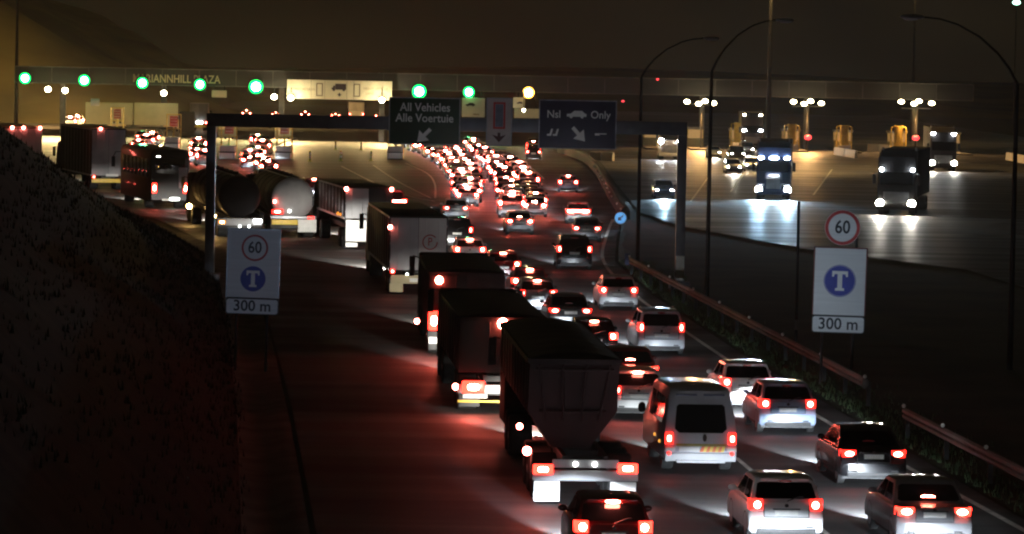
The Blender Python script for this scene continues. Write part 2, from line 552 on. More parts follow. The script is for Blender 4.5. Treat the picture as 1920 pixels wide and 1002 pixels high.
tufts('verge_grass', 2600, verge_pt, 0.05, 0.2, mat('verge blades', (0.035, 0.06, 0.02), 0.9, var=0.5, scale=2), 11)
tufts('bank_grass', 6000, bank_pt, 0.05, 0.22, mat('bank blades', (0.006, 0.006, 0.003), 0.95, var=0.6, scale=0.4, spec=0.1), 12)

# hills behind the toll plaza, steep and terraced on the left
bm = bmesh.new()
rows = []
for j in range(40):
    y = 425 + 9 * j if j < 24 else 641 + 40 * (j - 24)
    row = []
    for i in range(90):
        x = -330 + 7.5 * i
        xs = x * 480.0 / max(480.0, y)                      # the spur runs away from the plaza
        prof = max(0.0, -xs * 0.46 - 22 + 1.5 * math.sin(y * 0.03) + 1.2 * math.sin(x * 0.11 + y * 0.05))
        h = prof * min(1.0, (y - 425) / 50.0) * max(480.0, y) / 480.0
        terr = 5.0
        h = h * 0.5 + 0.5 * terr * (math.floor(h / terr) + min(1.0, (h / terr % 1.0) * 2.2))
        back = 7 * max(0.0, min(1.0, (y - 640) / 420.0)) ** 1.2 + 2 * math.sin(x * 0.018 + 1)
        z = max(h, back if y > 660 else -1)
        row.append(bm.verts.new((x, y * KD, z - 0.4 + (rng.random() - 0.5) * 0.7)))
    rows.append(row)
for a, b in zip(rows, rows[1:]):
    for i in range(len(a) - 1): bm.faces.new((a[i], a[i + 1], b[i + 1], b[i]))
struct('hills', bm, M_HILL, smooth=True, sharp=80)


# ------------------------------------------------------------------ cars: one set of meshes per body style
SPECS = {
    'hatchback': dict(L=3.95, W=1.70, H=1.48, belt=0.96, rw0=0.12, rw1=0.52, ws1=2.05, ws0=2.85, deck=0.0, nose=0.70, tl=(0.30, 0.78, 1.02), plate=0.72, hi=(0.50, 1.44)),
    'sedan': dict(L=4.45, W=1.74, H=1.44, belt=0.94, rw0=0.70, rw1=1.28, ws1=2.55, ws0=3.35, deck=0.95, nose=0.70, tl=(0.40, 0.76, 0.94), plate=0.78, hi=(0.93, 1.12)),
    'suv': dict(L=4.55, W=1.86, H=1.74, belt=1.10, rw0=0.10, rw1=0.40, ws1=2.75, ws0=3.45, deck=0.0, nose=0.90, tl=(0.22, 0.92, 1.24), plate=0.86, hi=(0.36, 1.70)),
    'mpv': dict(L=4.30, W=1.76, H=1.66, belt=1.02, rw0=0.08, rw1=0.40, ws1=2.60, ws0=3.45, deck=0.0, nose=0.78, tl=(0.20, 0.90, 1.22), plate=0.76, hi=(0.38, 1.62)),
}


def car_meshes(kind):
    s = SPECS[kind]
    L, W, H, belt = s['L'], s['W'], s['H'], s['belt']
    w = W / 2
    out = {}
    # lower body
    if s['deck']:
        rear = [(0.07, 0.26), (0.0, 0.34), (0.0, 0.60), (0.05, 0.66), (0.07, s['deck'] - 0.06), (0.13, s['deck']), (s['rw0'], belt + 0.02)]
    else:
        rear = [(0.07, 0.26), (0.0, 0.34), (0.0, 0.60), (0.06, 0.66), (0.09, belt - 0.05), (0.13, belt)]
    front = [(s['ws0'], belt), (s['ws0'] + (L - s['ws0']) * 0.5, belt - 0.07), (L - 0.22, s['nose'] + 0.05), (L - 0.05, s['nose'] - 0.08), (L, 0.46), (L - 0.06, 0.24)]
    prof = rear + front
    h = belt
    bm = bmesh.new()
    rings = []
    for fx, ins, bul in ((-1.0, 0.075, 0), (-0.985, 0.04, 0), (-0.94, 0.012, 0), (-0.75, 0.0, 0.02), (0, 0.0, 0.055), (0.75, 0.0, 0.02), (0.94, 0.012, 0), (0.985, 0.04, 0), (1.0, 0.075, 0)):
        r = []
        for y, z in prof:
            yy = L / 2 + (y - L / 2) * (1 - 2 * ins / L) + (bul * (1 if y > L / 2 else -1) if (y < 0.2 or y > L - 0.3) else 0)
            zz = 0.56 + (z - 0.56) * (1 - ins / 0.4)
            r.append((fx * w, yy, zz))
        rings.append(r)
    add_loft(bm, rings)
    # cabin
    wb, wt = w - 0.045, w - 0.19
    hw = lambda z: wb + (wt - wb) * (z - belt) / (H - belt)
    cp = [(s['rw0'], belt - 0.05), (s['rw1'], H - 0.06), (s['rw1'] + 0.14, H), (s['ws1'] - 0.12, H), (s['ws1'], H - 0.045), (s['ws0'], belt - 0.05)]
    rings = []
    for fx, dz in ((-1, -0.035), (-0.93, -0.008), (-0.7, 0.008), (0, 0.02), (0.7, 0.008), (0.93, -0.008), (1, -0.035)):
        rings.append([(fx * hw(z), y, z + (dz if z > H - 0.1 else 0)) for y, z in cp])
    add_loft(bm, rings)
    if kind in ('hatchback', 'suv', 'mpv'):      # roof spoiler lip
        add_rbox(bm, -wt * 0.82, wt * 0.82, s['rw1'] - 0.12, s['rw1'] + 0.12, H - 0.055, H - 0.02, 0.012)
    out['body'] = (bm, ['PAINT'])
    # roof rails
    if kind in ('suv', 'mpv'):
        for nm, sx in (('roof_rail', -1), ('roof_rail.', 1)):
            bm = bmesh.new()
            add_tube(bm, [(sx * (wt - 0.09), s['rw1'] + 0.25, H), (sx * (wt - 0.09), s['rw1'] + 0.4, H + 0.05), (sx * (wt - 0.09), s['ws1'] - 0.4, H + 0.05), (sx * (wt - 0.09), s['ws1'] - 0.25, H)], 0.018, 6)
            out[nm] = (bm, [M_STEEL])
    # glazing
    def slope_pane(y0, z0, y1, z1, sgn, m0=0.10, m1=0.12, side=0.90):
        a = (y0 + (y1 - y0) * m0, z0 + (z1 - z0) * m0); b = (y0 + (y1 - y0) * (1 - m1), z0 + (z1 - z0) * (1 - m1))
        nrm = Vector((0, -(z1 - z0) * sgn * -1, (y1 - y0) * sgn * -1)).normalized()
        if nrm.z < 0: nrm = -nrm
        nrm = nrm * 0.022
        t = bmesh.new()
        rr = []
        for fx in (-1, -0.9, -0.5, 0, 0.5, 0.9, 1):
            ya, za, yb, zb = a[0], a[1], b[0], b[1]
            if abs(fx) == 1:
                za += 0.04; zb -= 0.04
            xa, xb = hw(za) * side * fx, hw(zb) * side * fx
            rr.append([(xa, ya + nrm.y, za + nrm.z), (xb, yb + nrm.y, zb + nrm.z)])
        R = [[t.verts.new(p) for p in r] for r in rr]
        for p, q in zip(R, R[1:]): t.faces.new((p[0], p[1], q[1], q[0]))
        bmesh.ops.solidify(t, geom=t.faces[:], thickness=0.012)
        return t
    out['rear_window'] = (slope_pane(s['rw0'], belt - 0.05, s['rw1'], H - 0.06, 1, 0.20, 0.10), [M_GLASS])
    out['windscreen'] = (slope_pane(s['ws0'], belt - 0.05, s['ws1'], H - 0.045, -1, 0.12, 0.05, 0.92), [M_GLASS])
    for nm, sx in (('side_window', -1), ('side_window.', 1)):
        bm = bmesh.new()
        ymid = (s['rw1'] + s['ws1']) / 2 + 0.1
        z0, z1 = belt + 0.03, H - 0.10
        yb0 = s['rw0'] + 0.30; yb1 = s['rw1'] + 0.16
        yf0 = s['ws0'] - 0.28; yf1 = s['ws1'] - 0.06
        for q in ([(yb0, z0), (ymid - 0.05, z0), (ymid - 0.05, z1), (yb1, z1)], [(ymid + 0.05, z0), (yf0, z0), (yf1, z1), (ymid + 0.05, z1)]):
            f = add_poly(bm, [(sx * (hw(z) + 0.004), y, z) for y, z in q])
        bmesh.ops.solidify(bm, geom=bm.faces[:], thickness=0.01)
        out[nm] = (bm, [M_GLASS])
    # lamps
    tw, t0, t1 = s['tl']
    for nm, sx in (('tail_light', -1), ('tail_light.', 1)):
        bm = bmesh.new()
        xi, xo, y0 = w - tw, w + 0.004, 0.035 if s['deck'] or kind in ('hatchback',) else 0.045
        plan = [(xi, y0), (xo - 0.07, y0 + 0.012), (xo - 0.012, y0 + 0.09), (xo, y0 + 0.26), (xi, y0 + 0.2)]
        add_loft(bm, [[(sx * x, y, z) for x, y in plan] for z in (t0, t1)], mi=0)
        zc, zh = (t0 + t1) / 2, (t1 - t0) / 2
        cx = (xi + xo - 0.07) / 2; ch = (xo - 0.07 - xi) / 2
        if kind in ('suv', 'mpv'): ch = max(ch, 0.07)
        ring = [(sx * (cx + ch * 0.70 * math.cos(a)), zc + zh * 0.72 * math.sin(a)) for a in [2 * math.pi * i / 12 for i in range(12)]]
        add_loft(bm, [[(x, y0 + 0.006 - 0.014, z) for x, z in ring], [(x, y0 + 0.02, z) for x, z in ring]], mi=1)
        out[nm] = (bm, ['TLENS', 'TCORE'])
    by, bz = s['hi']
    bm = bmesh.new()
    hwid = 0.16 if kind != 'suv' else 0.22
    ring = [(hwid * math.cos(a), bz - 0.015 + 0.032 * math.sin(a)) for a in [2 * math.pi * i / 12 for i in range(12)]]
    yb = by - 0.14 if not s['deck'] else by
    add_loft(bm, [[(x, yb - 0.03, z - 0.01) for x, z in ring], [(x, yb + 0.05, z - 0.01) for x, z in ring]])
    out['high_brake_light'] = (bm, ['HIGH'])
    for nm, sx in (('headlight', -1), ('headlight.', 1)):
        bm = bmesh.new()
        zz = s['nose'] - 0.02
        add_loft(bm, [[(sx * x, y, z) for x, y in ((w - 0.42, L - 0.10), (w - 0.10, L - 0.16), (w - 0.03, L - 0.30), (w - 0.40, L - 0.30))] for z in (zz - 0.09, zz + 0.06)], mi=0)
        ring = circ(0.095, 10, 'Y', (sx * (w - 0.25), L - 0.09, zz - 0.015))
        add_loft(bm, [ring, [(x, L - 0.15, z) for x, y, z in ring]], mi=1)
        out[nm] = (bm, [CLEAR_LENS, 'HCORE'])
    # plate, trim, mirrors
    bm = bmesh.new()
    zp = s['plate']; yp = -0.012 if zp < 0.66 else 0.0
    add_rbox(bm, -0.26, 0.26, yp - 0.012, yp + 0.1, zp - 0.06, zp + 0.06, 0.008)
    out['number_plate'] = (bm, [M_PLATE])
    bm = bmesh.new()
    add_rbox(bm, -w * 0.80, w * 0.80, -0.068, 0.1, 0.25, 0.37, 0.03)
    add_rbox(bm, -w * 0.62, w * 0.62, L - 0.1, L + 0.055, 0.28, 0.44, 0.03)
    add_box(bm, -w * 0.9, w * 0.9, 0.3, L - 0.3, 0.17, 0.27)
    yz = (lambda z: 0.045) 
    for sx in (-1, 1):                                       # tailgate shut lines, reflectors and exhaust
        add_box(bm, sx * (w - tw - 0.035) - 0.006, sx * (w - tw - 0.035) + 0.006, -0.02 if not s['deck'] else 0.0, 0.12, 0.63, belt - 0.06)
        add_rbox(bm, sx * w * 0.62 - 0.09, sx * w * 0.62 + 0.09, -0.075, 0.0, 0.385, 0.42, 0.008)
    add_box(bm, -w + tw + 0.03, w - tw - 0.03, -0.035, 0.1, 0.622, 0.634)
    add_rbox(bm, -0.31, 0.31, -0.03, 0.1, zp + 0.075, zp + 0.10, 0.008)
    add_ball(bm, (0.0, 0.0 if not s['deck'] else 0.02, min(zp + 0.17, belt - 0.06)), 0.05, 0.03, 0.045)
    if not s['deck']:
        add_tube(bm, [(0.02, s['rw0'] - 0.03, belt + 0.02), (0.30, s['rw0'] + 0.02, belt + 0.12), (0.40, s['rw0'] + 0.02, belt + 0.12)], 0.012, 5)
    add_cyl(bm, (w * 0.55, -0.03, 0.25), (w * 0.55, 0.3, 0.25), 0.03, n=8)
    out['bumper_trim'] = (bm, [M_BLACK])
    for nm, sx in (('mirror', -1), ('mirror.', 1)):
        bm = bmesh.new()
        add_ball(bm, (sx * (w + 0.09), s['ws0'] - 0.55, belt + 0.09), 0.11, 0.07, 0.075)
        add_cyl(bm, (sx * (w - 0.05), s['ws0'] - 0.52, belt + 0.03), (sx * (w + 0.06), s['ws0'] - 0.55, belt + 0.07), 0.025, n=6)
        out[nm] = (bm, ['PAINT'])
    # wheels (tyre and rim in one mesh, two materials)
    R = 0.31 if kind not in ('suv',) else 0.36
    for nm, sx, y in (('wheel', -1, 0.72), ('wheel.', 1, 0.72), ('wheel..', -1, L - 0.80), ('wheel...', 1, L - 0.80)):
        bm = bmesh.new()
        x0, x1 = sx * (w - 0.20), sx * (w - 0.005)
        add_loft(bm, [circ(R * 0.9, 18, 'X', (x0, y, R)), circ(R, 18, 'X', (x0 + sx * 0.03, y, R)), circ(R, 18, 'X', (x1 - sx * 0.03, y, R)), circ(R * 0.92, 18, 'X', (x1, y, R)), circ(R * 0.66, 18, 'X', (x1, y, R))], mi=0)
        add_loft(bm, [circ(R * 0.64, 18, 'X', (x1 - sx * 0.02, y, R)), circ(R * 0.60, 18, 'X', (x1 + sx * 0.004, y, R)), circ(R * 0.12, 18, 'X', (x1 + sx * 0.001, y, R))], mi=1)
        arch = [circ(R * 1.16, 18, 'X', (sx * (w - 0.01), y, R + 0.02)), circ(R * 1.16, 18, 'X', (sx * (w + 0.002), y, R + 0.02)), circ(R * 1.06, 18, 'X', (sx * (w + 0.002), y, R + 0.02))]
        add_loft(bm, arch, cap=False, mi=2)
        out[nm] = (bm, [M_TYRE, M_RIM, M_BLACK])
    return {k: (to_mesh(k.rstrip('.'), b, [m if not isinstance(m, str) else M_BLACK for m in ms]), ms) for k, (b, ms) in out.items()}


CARM = {k: car_meshes(k) for k in SPECS}


def override(o, ms, table):
    for i, m in enumerate(ms):
        if isinstance(m, str):
            o.material_slots[i].link = 'OBJECT'
            o.material_slots[i].material = table[m]


def car(kind, pos, slope, paint, state, label, cat=None, group=None, away=True, lamp=True, watts=9500.0, high=None, plate=True, warm=False, wide=False, hot=False, size=1.0):
    """state: run / brake / off. The thing's origin is the middle of the rear bumper on the ground."""
    rz = -math.atan(slope)
    loc = Vector((pos[0], pos[1], 0.0))
    if not away:
        rz += math.pi
        loc = loc + Matrix.Rotation(rz, 3, 'Z') @ Vector((0, -SPECS[kind]['L'] * CAR, 0))
    nm = {'hatchback': 'hatchback_car', 'sedan': 'sedan_car', 'suv': 'suv_car', 'mpv': 'people_carrier'}[kind]
    root = thing(nm, label, cat or {'suv': 'SUV', 'mpv': 'people carrier'}.get(kind, 'car'), loc, rz, group)
    root.scale = (CAR * size,) * 3
    hi = (state == 'brake') if high is None else high
    table = dict(PAINT=PAINTS[paint],
                 TLENS={'run': RED_LENS, 'brake': RED_BRAKE_LENS, 'off': RED_DIM}[state], TCORE={'run': RED_RUN, 'brake': RED_BRAKE, 'off': RED_DIM}[state],
                 HIGH=RED_BRAKE if hi else RED_DIM, HCORE=WARM_HEAD if warm else WHITE_HEAD)
    for k, (me, ms) in CARM[kind].items():
        o = link(k.rstrip('.'), me, root)
        override(o, ms, table)
    if hot:
        for o in root.children:
            if o.name.startswith('tail_light') or (hi and o.name.startswith('high')):
                o.material_slots[len(o.material_slots) - 1].material = RED_FAR
                if len(o.material_slots) > 1: o.material_slots[0].material = RED_FAR_LENS
    if wide:
        s = SPECS[kind]
        bm = bmesh.new()
        add_rbox(bm, -s['W'] / 2 + 0.2, s['W'] / 2 - 0.2, -0.01, 0.12, s['tl'][1] + 0.02, s['tl'][2] - 0.05, 0.02)
        obj('light_bar', bm, RED_RUN, root)
    if lamp:
        s = SPECS[kind]
        spot('headlight_beam', root, (0, s['L'] + 0.08, 0.66), (0, 1, -0.455), watts, (1.0, 0.94, 0.80) if warm else (0.80, 0.90, 1.0), 50, 0.12, 0.12)
    return root


def slope_right(d): return interp(d / KD, [60, 100, 135, 165, 240], [-.09, -.085, -.05, 0.0, 0.0]) / KD
def slope_mid(d): return interp(d / KD, [60, 100, 140, 200, 240, 300], [-.075, -.085, -.10, -.03, -.05, -.08]) / KD
def slope_truck(d): return interp(d / KD, [60, 100, 130, 160, 200, 240], [-.075, -.085, -.11, -.18, -.26, -.28]) / KD


NEAR = [
    ('hatchback', (1150, 1046), 'm', 'dark red', 'brake', 'dark red hatchback with three fierce brake lights right behind the maroon tipper', None, {}),
    ('hatchback', (1474, 1001), 'r', 'white', 'run', 'white hatchback with a glaring white tailgate and bumper, at the bottom edge', None, dict(watts=6000.0)),
    ('sedan', (1752, 1010), 'r', 'grey', 'brake', 'grey sedan with one high red brake light in its rear window, by the guardrail', None, dict(high=True)),
    ('sedan', (1638, 895), 'r', 'black', 'run', 'black sedan with wide red tail lights and a bright plate, ahead of the grey sedan', None, {}),
    ('hatchback', (1477, 799), 'r', 'steel blue', 'run', 'steel blue hatchback with a white lit bumper, between the minibus and the guardrail', None, {}),
    ('hatchback', (1402, 756), 'r', 'white', 'run', 'white hatchback half hidden behind the steel blue hatchback and the minibus', None, {}),
    ('mpv', (1240, 655), 'r', 'silver', 'run', 'silver people carrier with roof rails and a white lit tailgate, alone in its gap', None, {}),
    ('hatchback', (1160, 572), 'r', 'white', 'run', 'white hatchback glowing from edge to edge, just ahead of the silver people carrier', None, {}),
    ('suv', (1077, 497), 'r', 'black', 'run', 'black SUV with two small round tail lights, on the open road below the blue sign', None, {}),
    ('sedan', (1100, 447), 'r', 'silver', 'run', 'small silver sedan tucked in behind the white car with the red light bar', None, {}),
    ('hatchback', (1084, 414), 'r', 'white', 'run', 'white hatchback with one red light bar right across its tail', None, dict(wide=True)),
    ('hatchback', (1065, 356), 'r', 'steel blue', 'brake', 'lone steel blue hatchback braking in the right lane below the blue gantry sign', None, {}),
    ('sedan', (1186, 727), 'm', 'dark red', 'brake', 'dark red sedan with a long high brake light and two starry tail lights', None, dict(high=True)),
    ('hatchback', (1197, 772), 'm', 'white', 'run', 'white hatchback squeezed between the maroon tipper and the minibus', None, dict(high=True)),
    ('hatchback', (1115, 664), 'm', 'black', 'brake', 'black hatchback with a white lit plate peeking out past the maroon tipper', None, {}),
    ('sedan', (1070, 611), 'm', 'charcoal', 'run', 'charcoal sedan showing only roof and tail lights above the maroon tipper', None, {}),
    ('hatchback', (1008, 578), 'm', 'grey', 'run', 'grey hatchback mostly hidden behind the dark truck, ahead of the charcoal sedan', None, dict(high=True)),
    ('hatchback', (994, 554), 'm', 'dark red', 'brake', 'dark red hatchback braking beside the dark flatbed truck', None, {}),
    ('hatchback', (944, 520), 'm', 'dark red', 'brake', 'dark red hatchback with a big high brake light, right of the white box truck', None, {}),
    ('hatchback', (881, 491), 'm', 'white', 'brake', 'white hatchback with blazing tailgate and three brake lights, beside the box truck', None, {}),
    ('suv', (857, 458), 'm', 'black', 'run', 'black SUV with tall red tail lights just ahead of the blazing white hatchback', None, {}),
    ('sedan', (855, 407), 'm', 'silver', 'run', 'silver sedan with a white lit boot, second ahead of the blazing white hatchback', None, {}),
    ('hatchback', (806, 424), 'm', 'charcoal', 'off', 'charcoal hatchback with its lights out, just above the white box truck', None, {}),
    ('mpv', (730, 414), 't', 'dark red', 'brake', 'dark red people carrier with a wide blazing brake bar, above the box truck', None, dict(wide=True, size=1.38)),
    ('sedan', (975, 433), 'm', 'silver', 'brake', 'silver sedan with three strong brake lights at the tail of the right queue', None, {}),
    ('hatchback', (640, 372), 't', 'black', 'brake', 'black hatchback braking alone on the apron left of the dark red people carrier', None, {}),
    ('hatchback', (590, 364), 't', 'dark red', 'brake', 'dark red hatchback showing over the grey tank trailer', None, {}),
    ('sedan', (545, 356), 't', 'charcoal', 'run', 'charcoal sedan showing over the dark tank trailer', None, {}),
    ('hatchback', (500, 345), 't', 'grey', 'run', 'grey hatchback behind the top of the dark tank trailer', None, {}),
]
for kind, p, lane, paint, state, label, cat, kw in NEAR:
    q = at(*p, 0.22)
    sl = {'r': slope_right, 'm': slope_mid, 't': slope_truck}[lane](q.y)
    car(kind, q, sl, paint, state, label, cat, None, **kw)

ORD = ['front', 'second', 'third', 'fourth', 'fifth', 'sixth', 'seventh', 'eighth', 'ninth', 'tenth', 'eleventh', 'twelfth', 'thirteenth', 'fourteenth',
       'fifteenth', 'sixteenth', 'seventeenth', 'eighteenth', 'nineteenth', 'twentieth', 'twenty-first', 'twenty-second', 'twenty-third', 'twenty-fourth']
rq = random.Random(21)


def queue(path, gap, where, group, two=0.0, skip=0.0, lamps=True):
    """Cars nose to tail along a path given as ground pixels from the tail of the queue to its front."""
    pts = [at(*p).xy for p in path]
    spots = []
    acc = 0.0
    for a, b in zip(pts, pts[1:]):
        L = (b - a).length
        while acc < L:
            q = a + (b - a) * (acc / L)
            spots.append((q, (b - a).x / max(0.1, (b - a).y)))
            acc += gap * 0.87 + rq.uniform(-0.5, 0.6)
        acc -= L
    n = len(spots)
    for i, (q, sl) in enumerate(spots):
        kind = rq.choice(['hatchback', 'hatchback', 'sedan', 'sedan', 'suv', 'mpv'])
        paint = rq.choice(['white', 'white', 'silver', 'dark red', 'black', 'charcoal', 'grey', 'steel blue', 'beige'])
        state = rq.choice(['brake', 'brake', 'brake', 'run'])
        word = {'hatchback': 'hatchback', 'sedan': 'sedan', 'suv': 'SUV', 'mpv': 'people carrier'}[kind]
        label = '%s %s %s, %s in %s' % (paint, word, 'braking' if state == 'brake' else 'with dim tail lights', ORD[min(n - 1 - i, 23)], where)
        car(kind, (q.x + rq.uniform(-two, two), q.y), sl, paint, state, label, None, group, lamp=lamps, watts=6000.0, hot=(state == 'brake'))


queue([(872, 388), (868, 362), (862, 340), (845, 318), (820, 300), (790, 286), (768, 278)], 7.0, 'the outer queue under the green sign', 'cars in the queue under the green sign', 0.25)
queue([(886, 380), (886, 360), (882, 340), (868, 318), (856, 303), (842, 290)], 8.6, 'the inner queue under the green sign', 'cars in the inner queue under the green sign', 0.2)
queue([(962, 410), (957, 385), (950, 360), (933, 332), (910, 308), (895, 292), (885, 279)], 7.0, 'the queue under the grey hanging sign', 'cars in the queue under the grey sign', 0.25)
queue([(1000, 408), (995, 380), (985, 355), (968, 334), (950, 318), (935, 303)], 8.8, 'the right queue under the grey sign', 'cars in the right queue under the grey sign', 0.2)
queue([(1000, 300), (1000, 280)], 16.0, 'the short line beside the blue sign', 'cars left of the blue sign')
queue([(500, 330), (474, 314), (496, 303), (470, 294), (494, 286), (480, 272)], 11.0, 'the queue between two lane markers', 'cars between the lane markers', 0.6)
queue([(384, 312), (362, 298), (382, 290), (366, 280)], 13.0, 'the queue left of the gantry post', 'cars queued left of the gantry post', 0.5)
queue([(264, 286), (290, 276), (274, 268)], 16.0, 'the queue above the dark coach', 'cars queued above the dark coach', 0.5)
queue([(138, 241), (150, 234)], 12.0, 'the far left queue', 'cars in the far left queue', 0.5)
# cars that have already passed the booths, below the big cream sign
for i, (px, word, paint, kind) in enumerate(((462, 'first', 'white', 'hatchback'), (517, 'second', 'grey', 'sedan'), (572, 'third', 'dark red', 'hatchback'), (629, 'fourth', 'white', 'sedan'), (712, 'last', 'silver', 'hatchback'))):
    q = at(px, 222 + 0.02 * (px - 462))
    car(kind, q, -0.05, paint, 'brake', '%s %s stopped beyond the booths below the cream sign, %s from the left' % (paint, kind, word), None, 'cars beyond the booths', lamp=False)

# followers just outside the picture, whose headlights light the nearest tails
car('sedan', (2.9, 46.0 * KD), -0.075, 'grey', 'run', 'grey sedan following the dark red hatchback, out of the picture', watts=12000)
car('hatchback', (6.7, 48.5 * KD), -0.09, 'silver', 'run', 'silver hatchback following the white hatchback, out of the picture', watts=30000)
car('hatchback', (9.6, 48.5 * KD), -0.09, 'charcoal', 'run', 'charcoal hatchback following the grey sedan, out of the picture', watts=30000)

# oncoming cars
car('hatchback', at(1246, 373), -0.03, 'dark blue', 'off', 'dark blue oncoming car with blue-white headlights beside the gantry leg', away=False, lamp=False)
ONC = [((1376, 326), 'hatchback', 'grey', 'grey oncoming hatchback with dazzling headlights, left of the bonneted truck'),
       ((1411, 322), 'sedan', 'white', 'white oncoming sedan with dazzling headlights, close beside the bonneted truck'),
       ((1383, 303), 'suv', 'black', 'black oncoming SUV, third in the dazzling group left of the bonneted truck'),
       ((1340, 297), 'hatchback', 'silver', 'silver oncoming hatchback with one bright glint, leftmost of the dazzling group'),
       ((1402, 292), 'mpv', 'white', 'white oncoming people carrier at the back of the dazzling group')]
for p, kind, paint, label in ONC:
    car(kind, at(*p), -0.02, paint, 'off', label, None, 'oncoming cars beside the bonneted truck', away=False, lamp=False, warm=True)


# ------------------------------------------------------------------ trucks and buses
def wheel_pair(root, y, W, R=0.5, dual=True):
    for sx in (-1, 1):
        bm = bmesh.new()
        x1 = sx * (W / 2 - 0.05); x0 = x1 - sx * (0.55 if dual else 0.28)
        add_loft(bm, [circ(R * 0.92, 20, 'X', (x0, y, R)), circ(R, 20, 'X', (x0 + sx * 0.04, y, R)), circ(R, 20, 'X', (x1 - sx * 0.04, y, R)), circ(R * 0.92, 20, 'X', (x1, y, R)), circ(R * 0.6, 20, 'X', (x1, y, R))], mi=0)
        add_loft(bm, [circ(R * 0.58, 20, 'X', (x1 - sx * 0.01, y, R)), circ(R * 0.5, 20, 'X', (x1 - sx * 0.09, y, R)), circ(R * 0.2, 20, 'X', (x1 - sx * 0.06, y, R)), circ(R * 0.18, 20, 'X', (x1 + sx * 0.01, y, R))], mi=1)
        obj('wheel', bm, [M_TYRE, M_STEEL], root)


def lampbox(root, name, x, y, z, w, h, core, lens, depth=0.08, inset=0.50):
    bm = bmesh.new()
    add_rbox(bm, x - w / 2, x + w / 2, y, y + depth, z - h / 2, z + h / 2, min(w, h) * 0.18, 0)
    ring = [(x + w / 2 * inset * math.copysign(abs(math.cos(a)) ** 0.6, math.cos(a)), z + h / 2 * inset * math.copysign(abs(math.sin(a)) ** 0.6, math.sin(a))) for a in [2 * math.pi * i / 16 for i in range(16)]]
    add_loft(bm, [[(p, y - 0.008, q) for p, q in ring], [(p, y + 0.01, q) for p, q in ring]], mi=1)
    return obj(name, bm, [lens, core], root)


def ball_lamp(root, name, c, r, m):
    bm = bmesh.new()
    add_ball(bm, c, r, r * 0.6, r)
    return obj(name, bm, m, root)


def chassis(root, L, W, ybox=0.0, axles=(1.3, 2.6)):
    bm = bmesh.new()
    for sx in (-0.45, 0.45): add_box(bm, sx - 0.05, sx + 0.05, 0.1, L, 0.82, 1.04)
    for y in [0.3 + 1.4 * i for i in range(int(L / 1.4))]: add_box(bm, -0.449, 0.449, y, y + 0.08, 0.85, 1.0)
    for y in axles: add_cyl(bm, (-W / 2 + 0.4, y, 0.5), (W / 2 - 0.4, y, 0.5), 0.08, n=8)
    add_box(bm, -W / 2 + 0.02, W / 2 - 0.02, 0.02, 0.14, 0.50, 0.64)
    for sx in (-0.5, 0.5): add_box(bm, sx - 0.04, sx + 0.04, 0.06, 0.13, 0.64, 0.85)
    obj('chassis', bm, M_BLACK, root)


def mudflaps(root, W, y, m, z0=0.18, z1=0.62):
    for sx in (-1, 1):
        bm = bmesh.new()
        x = sx * (W / 2 - 0.32)
        add_rbox(bm, x - 0.28, x + 0.28, y, y + 0.02, z0, z1, 0.008)
        obj('mud_flap', bm, m, root)


def cab(root, y0, W, H, m, lit=True, nose=0.0):
    """Cab at the front, from y0 forward."""
    bm = bmesh.new()
    w = W / 2 - 0.05
    prof = [(y0, 0.55), (y0, H - 0.5), (y0 + 0.5, H), (y0 + 1.3, H - 0.05), (y0 + 1.85, H - 0.9), (y0 + 2.1, 1.7), (y0 + 2.15, 0.5)]
    add_loft(bm, [[(fx * w, (y0 + 1) + (y - y0 - 1) * k, 1.6 + (z - 1.6) * k) for y, z in prof] for fx, k in ((-1, 0.96), (-0.95, 1), (0.95, 1), (1, 0.96))])
    obj('cab', bm, m, root)
    bm = bmesh.new()
    add_loft(bm, [[(fx * w * 0.9, y, z) for y, z in ((y0 + 1.92, H - 0.85), (y0 + 2.13, 1.8), (y0 + 2.16, 1.8), (y0 + 1.96, H - 0.85))] for fx in (-1, 1)])
    obj('windscreen', bm, M_GLASS, root)
    for sx in (-1, 1):
        bm = bmesh.new()
        add_rbox(bm, sx * (w + 0.22) - 0.10, sx * (w + 0.22) + 0.10, y0 + 1.7, y0 + 1.82, 1.9, 2.6, 0.03)
        add_tube(bm, [(sx * (w - 0.04), y0 + 1.65, 2.55), (sx * (w + 0.2), y0 + 1.72, 2.62)], 0.025, 6)
        obj('mirror', bm, M_BLACK, root)


def truck_root(name, label, cat, p, slope, group=None):
    return thing(name, label, cat, (p[0], p[1], 0), -math.atan(slope / KD), group)


# ---- the maroon tipper whose tail fills the lower middle
pA = at(1096, 946); rt = truck_root('tipper_truck', 'long maroon tipper trailer with a V-shaped hopper and white lit mud flaps', 'tipper truck', pA, -0.072)
LA, WA = 12.0, 2.3
bm = bmesh.new()
sec = [(-WA / 2, 3.10), (-WA / 2, 1.95), (-0.50, 1.12), (0.50, 1.12), (WA / 2, 1.95), (WA / 2, 3.10)]
def hop(y, k, zk=0.0): return [(x * k, y + zk * (3.1 - z), z) for x, z in sec]
add_loft(bm, [hop(0.30, 0.985, 0.42), hop(0.34, 1.0, 0.42), hop(11.5, 1.0, -0.2), hop(11.55, 0.985, -0.2)])
for y in [1.0 + 1.05 * i for i in range(10)]:       # pressed ribs down the sides
    for sx in (-1, 1): add_box(bm, sx * WA / 2 - 0.03 * (sx < 0), sx * WA / 2 + 0.03 * (sx > 0), y, y + 0.1, 1.98, 3.02)
add_box(bm, -WA / 2 - 0.04, WA / 2 + 0.04, 0.26, 11.55, 3.02, 3.13)
obj('hopper', bm, M_MARROON, rt)
bm = bmesh.new()
rows = []
